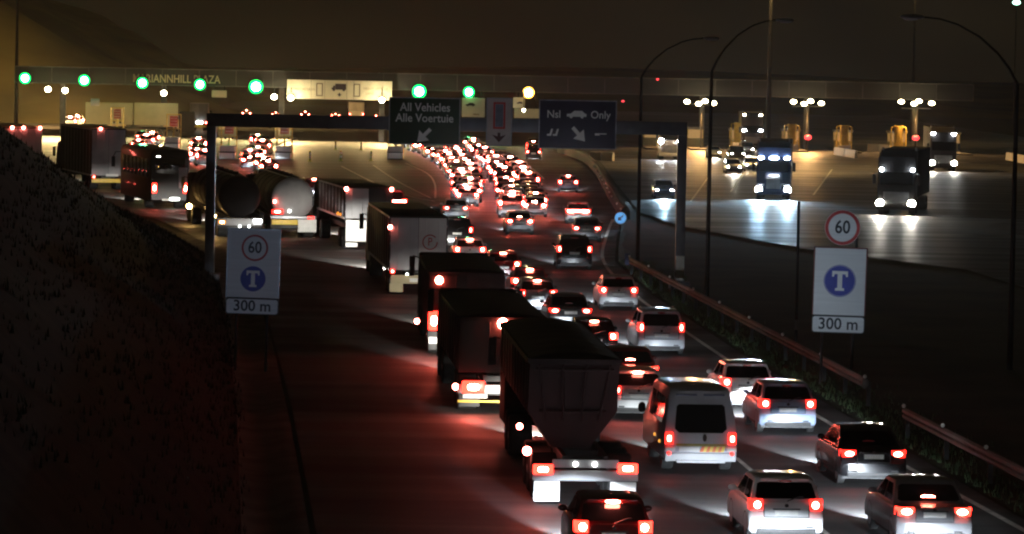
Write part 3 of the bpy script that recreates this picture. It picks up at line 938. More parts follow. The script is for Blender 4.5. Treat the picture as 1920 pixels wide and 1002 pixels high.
for i in range(24):
    y = 0.3 + 11.2 * i / 23
    rows.append([(WA / 2 * t * 0.98, y, 3.14 + 0.14 * (1 - t * t) + 0.025 * math.sin(i * 1.9) * (1 - t * t)) for t in (-1, -0.7, -0.3, 0, 0.3, 0.7, 1)])
R = [[bm.verts.new(p) for p in r] for r in rows]
for a, b in zip(R, R[1:]):
    for i in range(6): bm.faces.new((a[i], a[i + 1], b[i + 1], b[i]))
obj('tarpaulin', bm, M_TARP, rt)
bm = bmesh.new()      # slanted tailgate with its frame and latch rod
for x in (-0.9, -0.3, 0.3, 0.9): add_cyl(bm, (x, 0.27, 3.0), (x * 0.75, 0.27 + 0.42 * 1.2 - 0.02, 1.75), 0.035, n=6)
add_cyl(bm, (-1.0, 0.30, 2.9), (1.0, 0.30, 2.9), 0.035, n=6)
add_cyl(bm, (-0.85, 0.70, 1.95), (0.85, 0.70, 1.95), 0.035, n=6)
obj('tailgate_frame', bm, M_MARROON, rt)
for o in rt.children:                                  # the hopper is narrower than its bumper and sits over to the left
    o.location.x = -0.25; o.scale.x = 0.86
chassis(rt, 12.6, WA, axles=(1.2, 2.5, 3.8))
bm = bmesh.new()
add_rbox(bm, -WA / 2, WA / 2, -0.06, 0.08, 0.52, 0.74, 0.02)
obj('rear_bumper', bm, M_GREYBODY, rt)
bm = bmesh.new(); add_rbox(bm, -0.72, 0.72, -0.066, 0.0, 0.80, 0.98, 0.015); obj('light_beam', bm, M_GREYBODY, rt)
for sx in (-0.22, 0.20): ball_lamp(rt, 'plate_lamp', (sx, -0.09, 0.88), 0.05, PLATE_LAMP)
lampbox(rt, 'tail_light', -0.92, -0.10, 0.76, 0.44, 0.22, RED_BRAKE, RED_BRAKE_LENS)
lampbox(rt, 'tail_light', 0.92, -0.10, 0.80, 0.44, 0.22, RED_BRAKE, RED_BRAKE_LENS)
mudflaps(rt, WA, -0.03, M_PLATE, 0.06, 0.50)
bm = bmesh.new(); add_rbox(bm, -1.12, -0.66, -0.05, -0.035, 0.10, 0.26, 0.006); obj('number_plate', bm, M_PLATE, rt)
for y, z, m, r in ((1.6, 0.98, MARKER_RED, 0.10), (4.4, 1.25, MARKER_RED, 0.075)): ball_lamp(rt, 'side_marker', (-WA / 2 - 0.02, y, z), r, m)
for y in (1.2, 2.5, 3.8, 9.9, 11.2): wheel_pair(rt, y, WA)
cab(rt, 11.85, WA, 3.0, M_MARROON)
spot('headlight_beam', rt, (0, 14.1, 0.8), (0, 1, -0.44), 6000.0, (1, 0.95, 0.85), 55, 0.3, 0.15)


def flat_truck(name, label, cat, p, slope, L, W, H, m_body, tail, top='tarp', hlow=1.1):
    rt = truck_root(name, label, cat, p, slope)
    bm = bmesh.new()
    add_rbox(bm, -W / 2, W / 2, 0.12, L - 2.6, hlow, H, 0.05)
    for y in [0.5 + 1.2 * i for i in range(int((L - 3) / 1.2))]:
        for sx in (-1, 1): add_box(bm, sx * W / 2 - 0.025 * (sx < 0), sx * W / 2 + 0.025 * (sx > 0), y, y + 0.09, hlow + 0.08, H - 0.1)
    obj('cargo_body', bm, m_body, rt)
    bm = bmesh.new()
    add_rbox(bm, -W / 2 + 0.05, -0.012, 0.09, 0.13, hlow + 0.1, H - 0.1, 0.012)
    add_rbox(bm, 0.012, W / 2 - 0.05, 0.09, 0.13, hlow + 0.1, H - 0.1, 0.012)
    for x in (-0.35, 0.35): add_cyl(bm, (x, 0.075, hlow + 0.12), (x, 0.075, H - 0.12), 0.02, n=6)
    obj('rear_doors', bm, m_body, rt)
    if top == 'tarp':
        bm = bmesh.new()
        R = [[bm.verts.new((W / 2 * t, 0.12 + (L - 2.75) * i / 16, H + 0.01 + 0.10 * (1 - t * t) + 0.02 * math.sin(i * 2.1) * (1 - t * t))) for t in (-1, -0.6, 0, 0.6, 1)] for i in range(17)]
        for a, b in zip(R, R[1:]):
            for i in range(4): bm.faces.new((a[i], a[i + 1], b[i + 1], b[i]))
        obj('tarpaulin', bm, M_TARP, rt)
    chassis(rt, L - 2.0, W)
    for y in (1.3, 2.6, L - 3.8, L - 1.2): wheel_pair(rt, y, W)
    cab(rt, L - 2.3, W, min(H + 0.1, 3.0), m_body)
    spot('headlight_beam', rt, (0, L - 0.1, 0.8), (0, 1, -0.44), 6000.0, (1, 0.95, 0.85), 55, 0.3, 0.15)
    tail(rt, W)
    return rt


def tailB(rt, W):
    bm = bmesh.new(); add_rbox(bm, -W / 2, W / 2, -0.04, 0.08, 0.55, 0.78, 0.02); obj('rear_bumper', bm, M_WHITEBODY, rt)
    bm = bmesh.new(); add_rbox(bm, -W / 2, W / 2, -0.05, 0.05, 0.30, 0.36, 0.01); obj('underrun_bar', bm, M_AMBERP, rt)
    for sx in (-1, 1): lampbox(rt, 'tail_light', sx * (W / 2 - 0.42), -0.10, 0.72, 0.62, 0.34, RED_BRAKE, RED_BRAKE_LENS)
    bm = bmesh.new(); add_rbox(bm, -W / 2 + 0.14, -W / 2 + 0.80, -0.06, -0.045, 0.42, 0.53, 0.005); obj('number_plate', bm, M_PLATE, rt)
    ball_lamp(rt, 'marker_light', (-W / 2 - 0.06, 0.0, 0.72), 0.09, MARKER_RED)
    ball_lamp(rt, 'marker_light', (0.0, 0.06, 2.45), 0.15, RED_BRAKE)
    mudflaps(rt, W, 0.02, M_BLACK)


def tailC(rt, W):
    bm = bmesh.new(); add_rbox(bm, -W / 2, W / 2, -0.04, 0.08, 0.62, 0.80, 0.02); obj('rear_bumper', bm, M_BLACK, rt)
    for sx in (-1, 1):
        lampbox(rt, 'tail_light', sx * (W / 2 - 0.20), -0.10, 1.14, 0.36, 0.62, RED_BRAKE, RED_BRAKE_LENS)
        bm = bmesh.new(); add_rbox(bm, sx * (W / 2 - 0.20) - 0.16, sx * (W / 2 - 0.20) + 0.16, -0.06, -0.045, 0.40, 0.60, 0.005); obj('reflector_plate', bm, M_PLATE, rt)
    ball_lamp(rt, 'marker_light', (-W / 2 + 0.35, 0.06, 2.45), 0.13, RED_BRAKE)
    ball_lamp(rt, 'side_marker', (-W / 2 - 0.30, 1.6, 1.0), 0.09, MARKER_RED)
    bm = bmesh.new(); add_tube(bm, [(-W / 2, 1.6, 1.0), (-W / 2 - 0.28, 1.6, 1.0)], 0.02, 6); obj('marker_arm', bm, M_BLACK, rt)
    mudflaps(rt, W, 0.02, M_BLACK)


flat_truck('flatbed_truck', 'dark truck with glaring tail lights over a yellow bar, just ahead of the tipper', 'truck', at(940, 776), -0.085, 13.2, 2.4, 2.62, M_DARKTRUCK, tailB)
flat_truck('curtain_truck', 'dark covered truck with a tall red tail light cluster, behind the white box truck', 'truck', at(873, 668), -0.07, 12.6, 2.5, 2.72, M_MARROON, tailC)


def box_truck(label, p, slope, L, W, H, m_side, m_rear, group=None, low=0.95, roof=None, cabm=None, watts=4000.0):
    rt = truck_root('box_truck', label, 'truck', p, slope, group)
    bm = bmesh.new()
    add_rbox(bm, -W / 2, W / 2, 0.06, L - 2.7, low, H, 0.04)
    obj('cargo_box', bm, m_side, rt)
    bm = bmesh.new()                                     # rails round the box and the roof edge
    for sx in (-1, 1):
        add_box(bm, sx * W / 2 - 0.02, sx * W / 2 + 0.02, 0.07, L - 2.72, H - 0.10, H - 0.02)
        add_box(bm, sx * W / 2 - 0.02, sx * W / 2 + 0.02, 0.07, L - 2.72, low + 0.02, low + 0.12)
        for y in [0.8 + 1.5 * i for i in range(int((L - 3.2) / 1.5))]: add_box(bm, sx * W / 2 - 0.012, sx * W / 2 + 0.012, y, y + 0.04, low + 0.12, H - 0.1)
    obj('box_rails', bm, M_STEEL, rt)
    if roof:
        bm = bmesh.new(); add_rbox(bm, -W / 2 + 0.03, W / 2 - 0.03, 0.1, L - 2.75, H + 0.003, H + 0.05, 0.015); obj('roof', bm, roof, rt)
    for sx in (-1, 1):
        bm = bmesh.new()
        xa, xb = sorted((sx * 0.01, sx * (W / 2 - 0.06)))
        add_rbox(bm, xa, xb, 0.025, 0.06, low + 0.06, H - 0.08, 0.008)
        for fx in (0.25, 0.7): add_cyl(bm, (sx * W / 2 * fx, 0.012, low + 0.1), (sx * W / 2 * fx, 0.012, H - 0.12), 0.018, n=6)
        for z in (low + 0.4, (low + H) / 2, H - 0.4): add_box(bm, sx * (W / 2 - 0.1) - 0.06, sx * (W / 2 - 0.1) + 0.06, 0.005, 0.03, z - 0.04, z + 0.04)
        obj('rear_door', bm, m_rear if not isinstance(m_rear, tuple) else m_rear[0 if sx < 0 else 1], rt)
    chassis(rt, L - 2.0, W)
    for y in (1.3, 2.6, L - 3.9, L - 1.2): wheel_pair(rt, y, W)
    cab(rt, L - 2.35, W, min(H - 0.2, 3.1), cabm or m_side)
    if watts: spot('headlight_beam', rt, (0, L - 0.15, 0.8), (0, 1, -0.40), watts, (1, 0.95, 0.85), 55, 0.3, 0.15)
    return rt


# ---- white box truck with the circled letter on its door
rt = box_truck('white box truck with a circled letter P on its rear door', at(783, 553), -0.12, 17.5, 2.4, 3.22, M_DARKTRUCK, (M_GREYBODY, M_WHITEBODY), cabm=M_WHITEBODY, watts=26000.0)
bm = bmesh.new()
cx, cz = 0.02, 2.16
for i in range(28):
    a, b = 2 * math.pi * i / 28 + 0.7, 2 * math.pi * (i + 1) / 28 + 0.7
    if i >= 25: continue
    r0, r1 = 0.27, 0.315
    add_poly(bm, [(cx + 0.45 + r * math.cos(t), -0.008, cz + r * math.sin(t)) for r, t in ((r0, a), (r1, a), (r1, b), (r0, b))])
bmesh.ops.solidify(bm, geom=bm.faces[:], thickness=0.006)
obj('emblem', bm, M_SIGNRED, rt)
text_into(rt, 'P', 0.48, (cx + 0.45, -0.01, cz), M_SIGNRED, 'lettering', sx=0.8)
bm = bmesh.new(); add_rbox(bm, -1.12, 1.15, -0.05, 0.05, 0.45, 0.80, 0.02); obj('rear_bumper', bm, M_CREAMBODY, rt)
lampbox(rt, 'tail_light', -1.05, -0.10, 0.95, 0.18, 0.18, RED_RUN, RED_LENS)
lampbox(rt, 'tail_light', 1.05, -0.10, 0.95, 0.18, 0.18, RED_RUN, RED_LENS)
for x in (-0.45, 0.2): ball_lamp(rt, 'plate_lamp', (x, -0.07, 0.84), 0.04, PLATE_LAMP)
bm = bmesh.new(); add_rbox(bm, -0.35, 0.3, -0.065, -0.045, 0.52, 0.68, 0.005); obj('number_plate', bm, M_PLATE, rt)
ball_lamp(rt, 'marker_light', (-1.17, 0.02, 2.75), 0.09, MARKER_RED)
mudflaps(rt, 2.4, 0.0, M_CREAMBODY, 0.1, 0.45)

# ---- the box truck with a white panel low on its tail
rt = box_truck('dark red box truck with a blinding white panel low on its tail', at(690, 468), -0.2, 15.5, 2.45, 3.15, M_MARROON, (M_GREYBODY, M_DARKTRUCK), low=1.5)
bm = bmesh.new(); add_rbox(bm, -1.15, -0.10, -0.06, 0.04, 0.40, 1.48, 0.02); obj('white_panel', bm, M_PLATE, rt)
bm = bmesh.new(); add_rbox(bm, -1.15, -0.55, -0.05, 0.0, 0.12, 0.34, 0.02); obj('number_plate', bm, M_PLATE, rt)
ball_lamp(rt, 'marker_light', (-1.15, 0.0, 3.05), 0.10, MARKER_RED)
ball_lamp(rt, 'marker_light', (1.15, 0.0, 3.05), 0.10, MARKER_RED)
ball_lamp(rt, 'side_marker', (-1.26, 2.5, 1.7), 0.09, AMBER_DIM); ball_lamp(rt, 'side_marker', (-1.26, 1.4, 1.7), 0.07, AMBER_DIM)
lampbox(rt, 'tail_light', 1.0, -0.08, 1.0, 0.24, 0.3, RED_RUN, RED_LENS)


def tanker(label, p, slope, L, r, zc, m_tank, m_end, tail):
    rt = truck_root('tank_truck', label, 'tanker', p, slope)
    bm = bmesh.new()
    rings = []
    for y, k in ((0.02, 0.35), (0.03, 0.70), (0.08, 0.88), (0.18, 0.97), (0.3, 1.0)):
        rings.append(circ(r * k, 28, 'Y', (0, y, zc)))
    add_loft(bm, rings)
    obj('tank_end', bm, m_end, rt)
    bm = bmesh.new()
    ys = [0.3] + [0.3 + (L - 3.3) * i / 6 for i in range(1, 7)]
    add_loft(bm, [circ(r, 28, 'Y', (0, ys[0], zc)), circ(r, 28, 'Y', (0, ys[-1], zc)), circ(r * 0.9, 28, 'Y', (0, ys[-1] + 0.2, zc)), circ(r * 0.5, 28, 'Y', (0, ys[-1] + 0.3, zc))])
    for y in ys[1:-1]: add_loft(bm, [circ(r + 0.03, 28, 'Y', (0, y, zc)), circ(r + 0.03, 28, 'Y', (0, y + 0.1, zc))])
    for y in ys[1:-1]: add_cyl(bm, (0, y + 0.7, zc + r - 0.03), (0, y + 0.7, zc + r + 0.12), 0.28, n=14)
    obj('tank', bm, m_tank, rt)
    bm = bmesh.new()
    for x in (-0.3, 0.3): add_tube(bm, [(x, 0.4, zc + r + 0.02), (x, L - 3.5, zc + r + 0.02)], 0.03, 6)
    obj('catwalk', bm, M_STEEL, rt)
    bm = bmesh.new()
    for sx in (-1, 1):
        add_tube(bm, [(sx * 1.2, 0.5, 1.15), (sx * 1.2, L - 4, 1.15)], 0.03, 6)
        for y in (0.6, 1.95, 3.3): add_loft(bm, [[(sx * 1.22, y + 0.62 * math.cos(t), 0.5 + 0.6 * math.sin(t)) for t in [math.pi * k / 8 for k in range(9)]], [(sx * 0.6, y + 0.62 * math.cos(t), 0.5 + 0.6 * math.sin(t)) for t in [math.pi * k / 8 for k in range(9)]]], closed=False)
    obj('mudguards', bm, M_BLACK, rt)
    chassis(rt, L - 2.0, 2.4, axles=(0.6, 1.95, 3.3))
    for y in (0.6, 1.95, 3.3, L - 3.6, L - 1.0): wheel_pair(rt, y, 2.4)
    cab(rt, L - 2.2, 2.4, 2.9, m_tank)
    spot('headlight_beam', rt, (0, L + 0.05, 0.8), (0, 1, -0.44), 6000.0, (1, 0.95, 0.85), 55, 0.3, 0.15)
    tail(rt)
    return rt


def tailF(rt):
    bm = bmesh.new(); add_rbox(bm, -1.2, 1.22, -0.06, 0.06, 0.98, 1.14, 0.02); obj('light_beam', bm, M_STEEL, rt)
    bm = bmesh.new(); add_rbox(bm, -1.15, 0.25, -0.08, 0.02, 0.66, 0.94, 0.02); obj('chevron_board', bm, M_AMBERP, rt)
    bm = bmesh.new(); add_rbox(bm, 0.26, 1.25, -0.10, 0.02, 0.28, 0.96, 0.02); obj('white_panel', bm, M_PLATE, rt)
    lampbox(rt, 'tail_light', -0.85, -0.12, 1.36, 0.62, 0.24, RED_RUN, RED_LENS)
    lampbox(rt, 'tail_light', 0.95, -0.12, 1.06, 0.34, 0.14, RED_LENS, RED_LENS)
    ball_lamp(rt, 'marker_light', (-1.0, 0.0, 1.9), 0.08, MARKER_RED)
    ball_lamp(rt, 'work_lamp', (-0.2, -0.04, 1.4), 0.07, PLATE_LAMP)
    bm = bmesh.new(); add_rbox(bm, 1.02, 1.12, 0.10, 0.2, 1.7, 2.2, 0.03); obj('rear_placard', bm, M_LETTERK, rt)
    text_into(rt, '1202', 0.26, (0.1, -0.005, 2.3), mat('faint tank lettering', (0.16, 0.14, 0.15), 0.6), 'lettering') if False else None


def tailG(rt):
    bm = bmesh.new(); add_rbox(bm, -1.2, 1.2, -0.06, 0.06, 0.62, 1.0, 0.02); obj('rear_bumper', bm, M_GREYBODY, rt)
    lampbox(rt, 'tail_light', -0.95, -0.12, 0.8, 0.4, 0.2, AMBER, AMBER_DIM)
    lampbox(rt, 'tail_light', 0.95, -0.12, 0.86, 0.4, 0.24, PLATE_LAMP, PLATE_LAMP)
    for x in (0.0, 0.5): ball_lamp(rt, 'plate_lamp', (x, -0.09, 0.58), 0.06, PLATE_LAMP)
    ball_lamp(rt, 'side_marker', (-1.28, 1.2, 1.0), 0.17, AMBER)
    ball_lamp(rt, 'side_marker', (-1.28, 15.5, 1.0), 0.15, AMBER)
    bm = bmesh.new()
    for y in (1.2, 15.5): add_cyl(bm, (-1.0, y, 1.0), (-1.26, y, 1.0), 0.04, n=6)
    obj('marker_bracket', bm, M_BLACK, rt)


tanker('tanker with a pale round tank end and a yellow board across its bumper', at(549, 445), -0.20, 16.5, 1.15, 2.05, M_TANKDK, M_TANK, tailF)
tanker('long dark tanker with two amber lamps along its side, behind the gantry post', at(449, 445), -0.22, 19.0, 1.12, 2.15, M_TANKDK, M_TANKDK, tailG)

# ---- dark coach
rt = truck_root('coach_bus', 'dark coach with rounded roof and one red tail light, left of the dark tanker', 'bus', at(318, 392), -0.30)
bm = bmesh.new()
L, W, H = 14.0, 2.5, 3.75
sec = [(-W / 2, 0.45), (W / 2, 0.45), (W / 2, H - 0.35), (W / 2 - 0.12, H - 0.08), (W / 2 - 0.4, H), (-W / 2 + 0.4, H), (-W / 2 + 0.12, H - 0.08), (-W / 2, H - 0.35)]
add_loft(bm, [[(x * k, y, 1.9 + (z - 1.9) * k) for x, z in sec] for y, k in ((0, 0.93), (0.06, 0.97), (0.25, 1), (L - 0.4, 1), (L - 0.1, 0.97), (L, 0.92))])
obj('body', bm, mat('dark coach paint', (0.010, 0.007, 0.007), 0.4, var=0.2, coat=0.4), rt)
for sx in (-1, 1):
    bm = bmesh.new()
    for i in range(7):
        y = 0.9 + i * 1.72
        add_rbox(bm, min(sx * (W / 2 - 0.01), sx * (W / 2 + 0.008)), max(sx * (W / 2 - 0.01), sx * (W / 2 + 0.008)), y, y + 1.55, 1.95, 3.1, 0.006)
    obj('side_windows', bm, M_GLASS, rt)
bm = bmesh.new(); add_rbox(bm, -0.95, 0.95, -0.015, 0.05, 2.2, 3.2, 0.02); obj('rear_window', bm, M_GLASS, rt)
bm = bmesh.new(); add_rbox(bm, 0.55, 1.1, -0.03, 0.04, 1.3, 2.6, 0.02); obj('grey_panel', bm, M_GREYBODY, rt)
for sx in (-1, 1): lampbox(rt, 'tail_light', sx * 0.98, -0.07, 1.3, 0.28, 0.62, RED_BRAKE, RED_BRAKE_LENS)
lampbox(rt, 'plate_lamp', 0.3, -0.06, 0.62, 0.6, 0.16, PLATE_LAMP, PLATE_LAMP)
bm = bmesh.new(); add_rbox(bm, -0.5, 0.0, -0.05, 0.03, 0.5, 0.64, 0.006); obj('number_plate', bm, M_PLATE, rt)
lampbox(rt, 'destination_lamp', -0.75, -0.03, 3.28, 0.5, 0.1, PLATE_LAMP, M_BLACK)
bm = bmesh.new(); add_tube(bm, [(-1.2, L - 0.3, 3.2), (-1.55, L - 0.1, 3.2), (-1.7, L, 2.9)], 0.03, 6); add_rbox(bm, -1.82, -1.58, L - 0.1, L + 0.05, 2.2, 2.9, 0.05); obj('mirror', bm, M_BLACK, rt)
for y in (2.4, L - 2.4): wheel_pair(rt, y, W)
spot('headlight_beam', rt, (0, L + 0.1, 0.8), (0, 1, -0.44), 6000.0, (1, 0.95, 0.85), 55, 0.3, 0.15)

# ---- grey box truck and the pale-roofed trailer further left
rt = box_truck('tall box truck with pale lit rear doors, above the grass bank', at(203, 356), -0.33, 18.0, 2.5, 4.35, M_DARKTRUCK, M_GREYBODY, roof=M_ROOFLIT)
bm = bmesh.new(); add_rbox(bm, -1.2, 1.2, -0.05, 0.04, 0.5, 0.78, 0.02); obj('rear_bumper', bm, M_AMBERP, rt)
bm = bmesh.new(); add_rbox(bm, -0.2, 0.7, -0.07, -0.045, 0.95, 1.12, 0.01); obj('number_plate', bm, M_PLATE, rt)
lampbox(rt, 'tail_light', 1.05, -0.07, 0.9, 0.2, 0.2, RED_RUN, RED_LENS); lampbox(rt, 'tail_light', -1.05, -0.07, 0.9, 0.2, 0.2, RED_RUN, RED_LENS)
ball_lamp(rt, 'marker_light', (-0.6, 0.0, 4.33), 0.10, MARKER_RED)
rt = box_truck('trailer truck with a pale roof and three red marker lamps, leftmost of the trucks', at(40, 352), -0.33, 18.5, 2.9, 4.3, M_DARKTRUCK, M_GREYBODY, roof=M_ROOFLIT)
for x in (-0.7, 0.1, 1.3): ball_lamp(rt, 'marker_light', (x, -0.02, 4.28), 0.11, MARKER_RED)
lampbox(rt, 'tail_light', 1.2, -0.07, 0.9, 0.2, 0.2, RED_RUN, RED_LENS); lampbox(rt, 'tail_light', -1.2, -0.07, 0.9, 0.2, 0.2, RED_RUN, RED_LENS)

# ---- cream trailer at the far booths, and a grey van truck beside it
q = at(250, 258)
rt = thing('cream_trailer', 'long cream box trailer standing side-on at the far booths below the plaza name', 'trailer', (q.x, q.y, 0), math.radians(4))
bm = bmesh.new()
add_rbox(bm, -5.6, -0.10, -1.2, 1.2, 1.5, 4.05, 0.04); add_rbox(bm, 0.10, 5.2, -1.2, 1.2, 1.5, 4.1, 0.04)
for x in [-5.0 + 1.1 * i for i in range(10)]: add_box(bm, x, x + 0.05, -1.215, -1.2, 1.55, 4.0)
obj('cargo_box', bm, M_CREAMBODY, rt)
bm = bmesh.new(); add_box(bm, -5.5, 5.1, -0.5, 0.5, 1.0, 1.3); add_box(bm, -0.3, 0.3, -0.5, 0.5, 1.3, 1.9); obj('chassis', bm, M_BLACK, rt)
for x in (-4.8, -3.6, 3.0, 4.2):
    bm = bmesh.new(); add_loft(bm, [circ(0.5, 18, 'Y', (x, -1.15, 0.5)), circ(0.5, 18, 'Y', (x, 1.15, 0.5))]); obj('wheel', bm, M_TYRE, rt)
bm = bmesh.new(); add_rbox(bm, 5.4, 7.2, -1.15, 1.15, 0.6, 3.2, 0.15); obj('cab', bm, M_DARKTRUCK, rt)
bm = bmesh.new(); add_cyl(bm, (-5.0, -1.0, 4.06), (-4.0, -1.0, 4.06), 0.45, n=14); obj('cooling_unit', bm, M_GREYBODY, rt)

rt = box_truck('small grey van truck with a yellow bumper in the booth lane left of the gantry', at(372, 246), -0.05, 7.0, 2.3, 3.6, M_GREYBODY, M_GREYBODY, watts=0)
bm = bmesh.new(); add_rbox(bm, -1.15, 1.15, -0.06, 0.04, 0.45, 0.75, 0.02); obj('rear_bumper', bm, M_AMBERP, rt)
lampbox(rt, 'tail_light', -1.0, -0.08, 1.1, 0.34, 0.34, RED_RUN, RED_LENS); lampbox(rt, 'tail_light', 1.0, -0.08, 1.1, 0.34, 0.34, RED_RUN, RED_LENS)
for x in (-0.1, 0.35): ball_lamp(rt, 'plate_lamp', (x, -0.08, 1.1), 0.2, PLATE_LAMP)

rt = box_truck('white backed box truck beyond the booths below the cream sign', at(668, 226), -0.05, 7.0, 2.5, 2.9, M_GREYBODY, M_WHITEBODY, watts=0)
bm = bmesh.new(); add_rbox(bm, -1.1, 1.1, -0.08, 0.0, 0.6, 1.5, 0.03); obj('lit_tail_board', bm, M_PLATE, rt)
for sx in (-1, 1): lampbox(rt, 'tail_light', sx * 1.05, -0.1, 1.0, 0.3, 0.3, RED_RUN, RED_LENS)

# ---- minibus taxi, seen from behind
q = at(1313, 868, 0.25)
rt = thing('minibus', 'white minibus with dark rear window and orange chevron strip on its bumper', 'minibus', (q.x, q.y, 0), -math.atan(-0.075))
rt.scale = (0.93, 0.93, 0.93)
L, W, H = 5.0, 1.86, 2.12
bm = bmesh.new()
prof = [(0.10, 0.34), (0.05, 0.55), (0.05, 1.0), (0.22, 1.75), (0.38, 2.03), (0.62, H), (3.6, H - 0.02), (3.95, H - 0.14), (4.55, 1.22), (4.9, 1.0), (4.98, 0.6), (4.9, 0.3)]
def mw(z): return W / 2 if z < 1.05 else W / 2 - 0.17 * (z - 1.05) / 1.05
rings = []
for fx, ins, bul in ((-1, 0.06, 0), (-0.975, 0.02, 0), (-0.9, 0.0, 0.0), (-0.6, 0, 0.03), (0, 0, 0.045), (0.6, 0, 0.03), (0.9, 0, 0), (0.975, 0.02, 0), (1, 0.06, 0)):
    rings.append([(fx * mw(z), 2.5 + (y - 2.5) * (1 - ins * 0.45) - (bul if y < 0.5 else 0), 1.2 + (z - 1.2) * (1 - ins) + (bul * 0.6 if z > 2 else 0)) for y, z in prof])
add_loft(bm, rings)
obj('body', bm, mat('off white minibus paint', (0.52, 0.54, 0.60), 0.3, var=0.12, scale=1.2, coat=0.4), rt)
bm = bmesh.new()
win = [(-0.66, 1.12), (-0.55, 1.02), (0.55, 1.02), (0.66, 1.12), (0.61, 1.68), (0.55, 1.73), (-0.55, 1.73), (-0.61, 1.68)]
def wy(z): return interp(z, [1.0, 1.75, 2.03], [0.05, 0.22, 0.38]) - 0.055
add_loft(bm, [[(x, wy(z), z) for x, z in win], [(x, wy(z) + 0.06, z) for x, z in win]])
obj('rear_window', bm, M_GLASS, rt)
bm = bmesh.new()
for x0, x1 in ((-0.62, -0.08), (0.08, 0.62)): add_rbox(bm, x0, x1, 0.26, 0.34, 1.93, 1.985, 0.015)
obj('roof_vents', bm, mat('blue grey trim', (0.12, 0.13, 0.2), 0.5), rt)
for sx in (-1, 1):
    bm = bmesh.new()
    for y0, y1 in ((0.75, 1.65), (1.72, 2.7), (2.78, 3.7)):
        f = add_poly(bm, [(sx * (mw(z) + 0.006), y, z) for y, z in ((y0, 1.2), (y1, 1.2), (y1, 1.85), (y0 + 0.06, 1.85))])
    bmesh.ops.solidify(bm, geom=bm.faces[:], thickness=0.01)
    obj('side_windows', bm, M_GLASS, rt)
    bm = bmesh.new()
    add_ball(bm, (sx * 1.07, 3.95, 1.3), 0.11, 0.07, 0.14); obj('mirror', bm, M_BLACK, rt)
    lampbox(rt, 'tail_light', sx * 0.80, -0.03, 0.88, 0.20, 0.30, RED_RUN, RED_LENS, 0.14)
    ball_lamp(rt, 'glowing_rear_reflector', (sx * 0.80, -0.03, 0.50), 0.055, RED_LENS)  # reflector given emission, so it glows with no light on it
    bm = bmesh.new(); add_rbox(bm, sx * 0.78 - 0.13, sx * 0.78 + 0.13, -0.05, 0.05, 0.55, 0.66, 0.03); obj('bumper_corner', bm, M_PLATE, rt)
bm = bmesh.new(); add_rbox(bm, -0.90, 0.90, -0.045, 0.2, 0.30, 0.52, 0.04); add_rbox(bm, -0.62, 0.62, -0.10, 0.0, 0.27, 0.34, 0.02); obj('bumper', bm, M_GREYBODY, rt)
bm = bmesh.new(); add_rbox(bm, -0.55, -0.03, -0.06, 0.02, 0.55, 0.68, 0.01); obj('number_plate', bm, M_PLATE, rt)
bm = bmesh.new()
for i in range(8):
    x0 = -0.02 + 0.075 * i
    add_loft(bm, [[(x0, y, 0.545), (x0 + 0.075, y, 0.545), (x0 + 0.075 + 0.05, y, 0.685), (x0 + 0.05, y, 0.685)] for y in (-0.055, 0.0)], mi=i % 2)
obj('chevron_strip', bm, [M_ORANGEP, M_AMBERP], rt)
bm = bmesh.new(); add_rbox(bm, -0.62, 0.66, -0.045, 0.03, 0.69, 0.745, 0.01); obj('yellow_strip', bm, mat('dull yellow strip', (0.45, 0.38, 0.10), 0.5), rt)
bm = bmesh.new(); add_ball(bm, (0.10, -0.0, 0.90), 0.055, 0.03, 0.10); obj('door_handle', bm, M_BLACK, rt)
for y, z in ((0.9, 0.72), (2.0, 0.78)): ball_lamp(rt, 'side_marker', (-W / 2 - 0.005, y, z), 0.045, glow('self-glowing amber lens', (1.0, 0.42, 0.06), 1.3))  # amber reflectors with a weak glow put into the material
for y in (1.0, 3.9): wheel_pair(rt, y, W, 0.33, False)
spot('headlight_beam', rt, (0, 5.05, 0.7), (0, 1, -0.45), 3000.0, (0.90, 0.97, 1.0), 50, 0.3, 0.12)


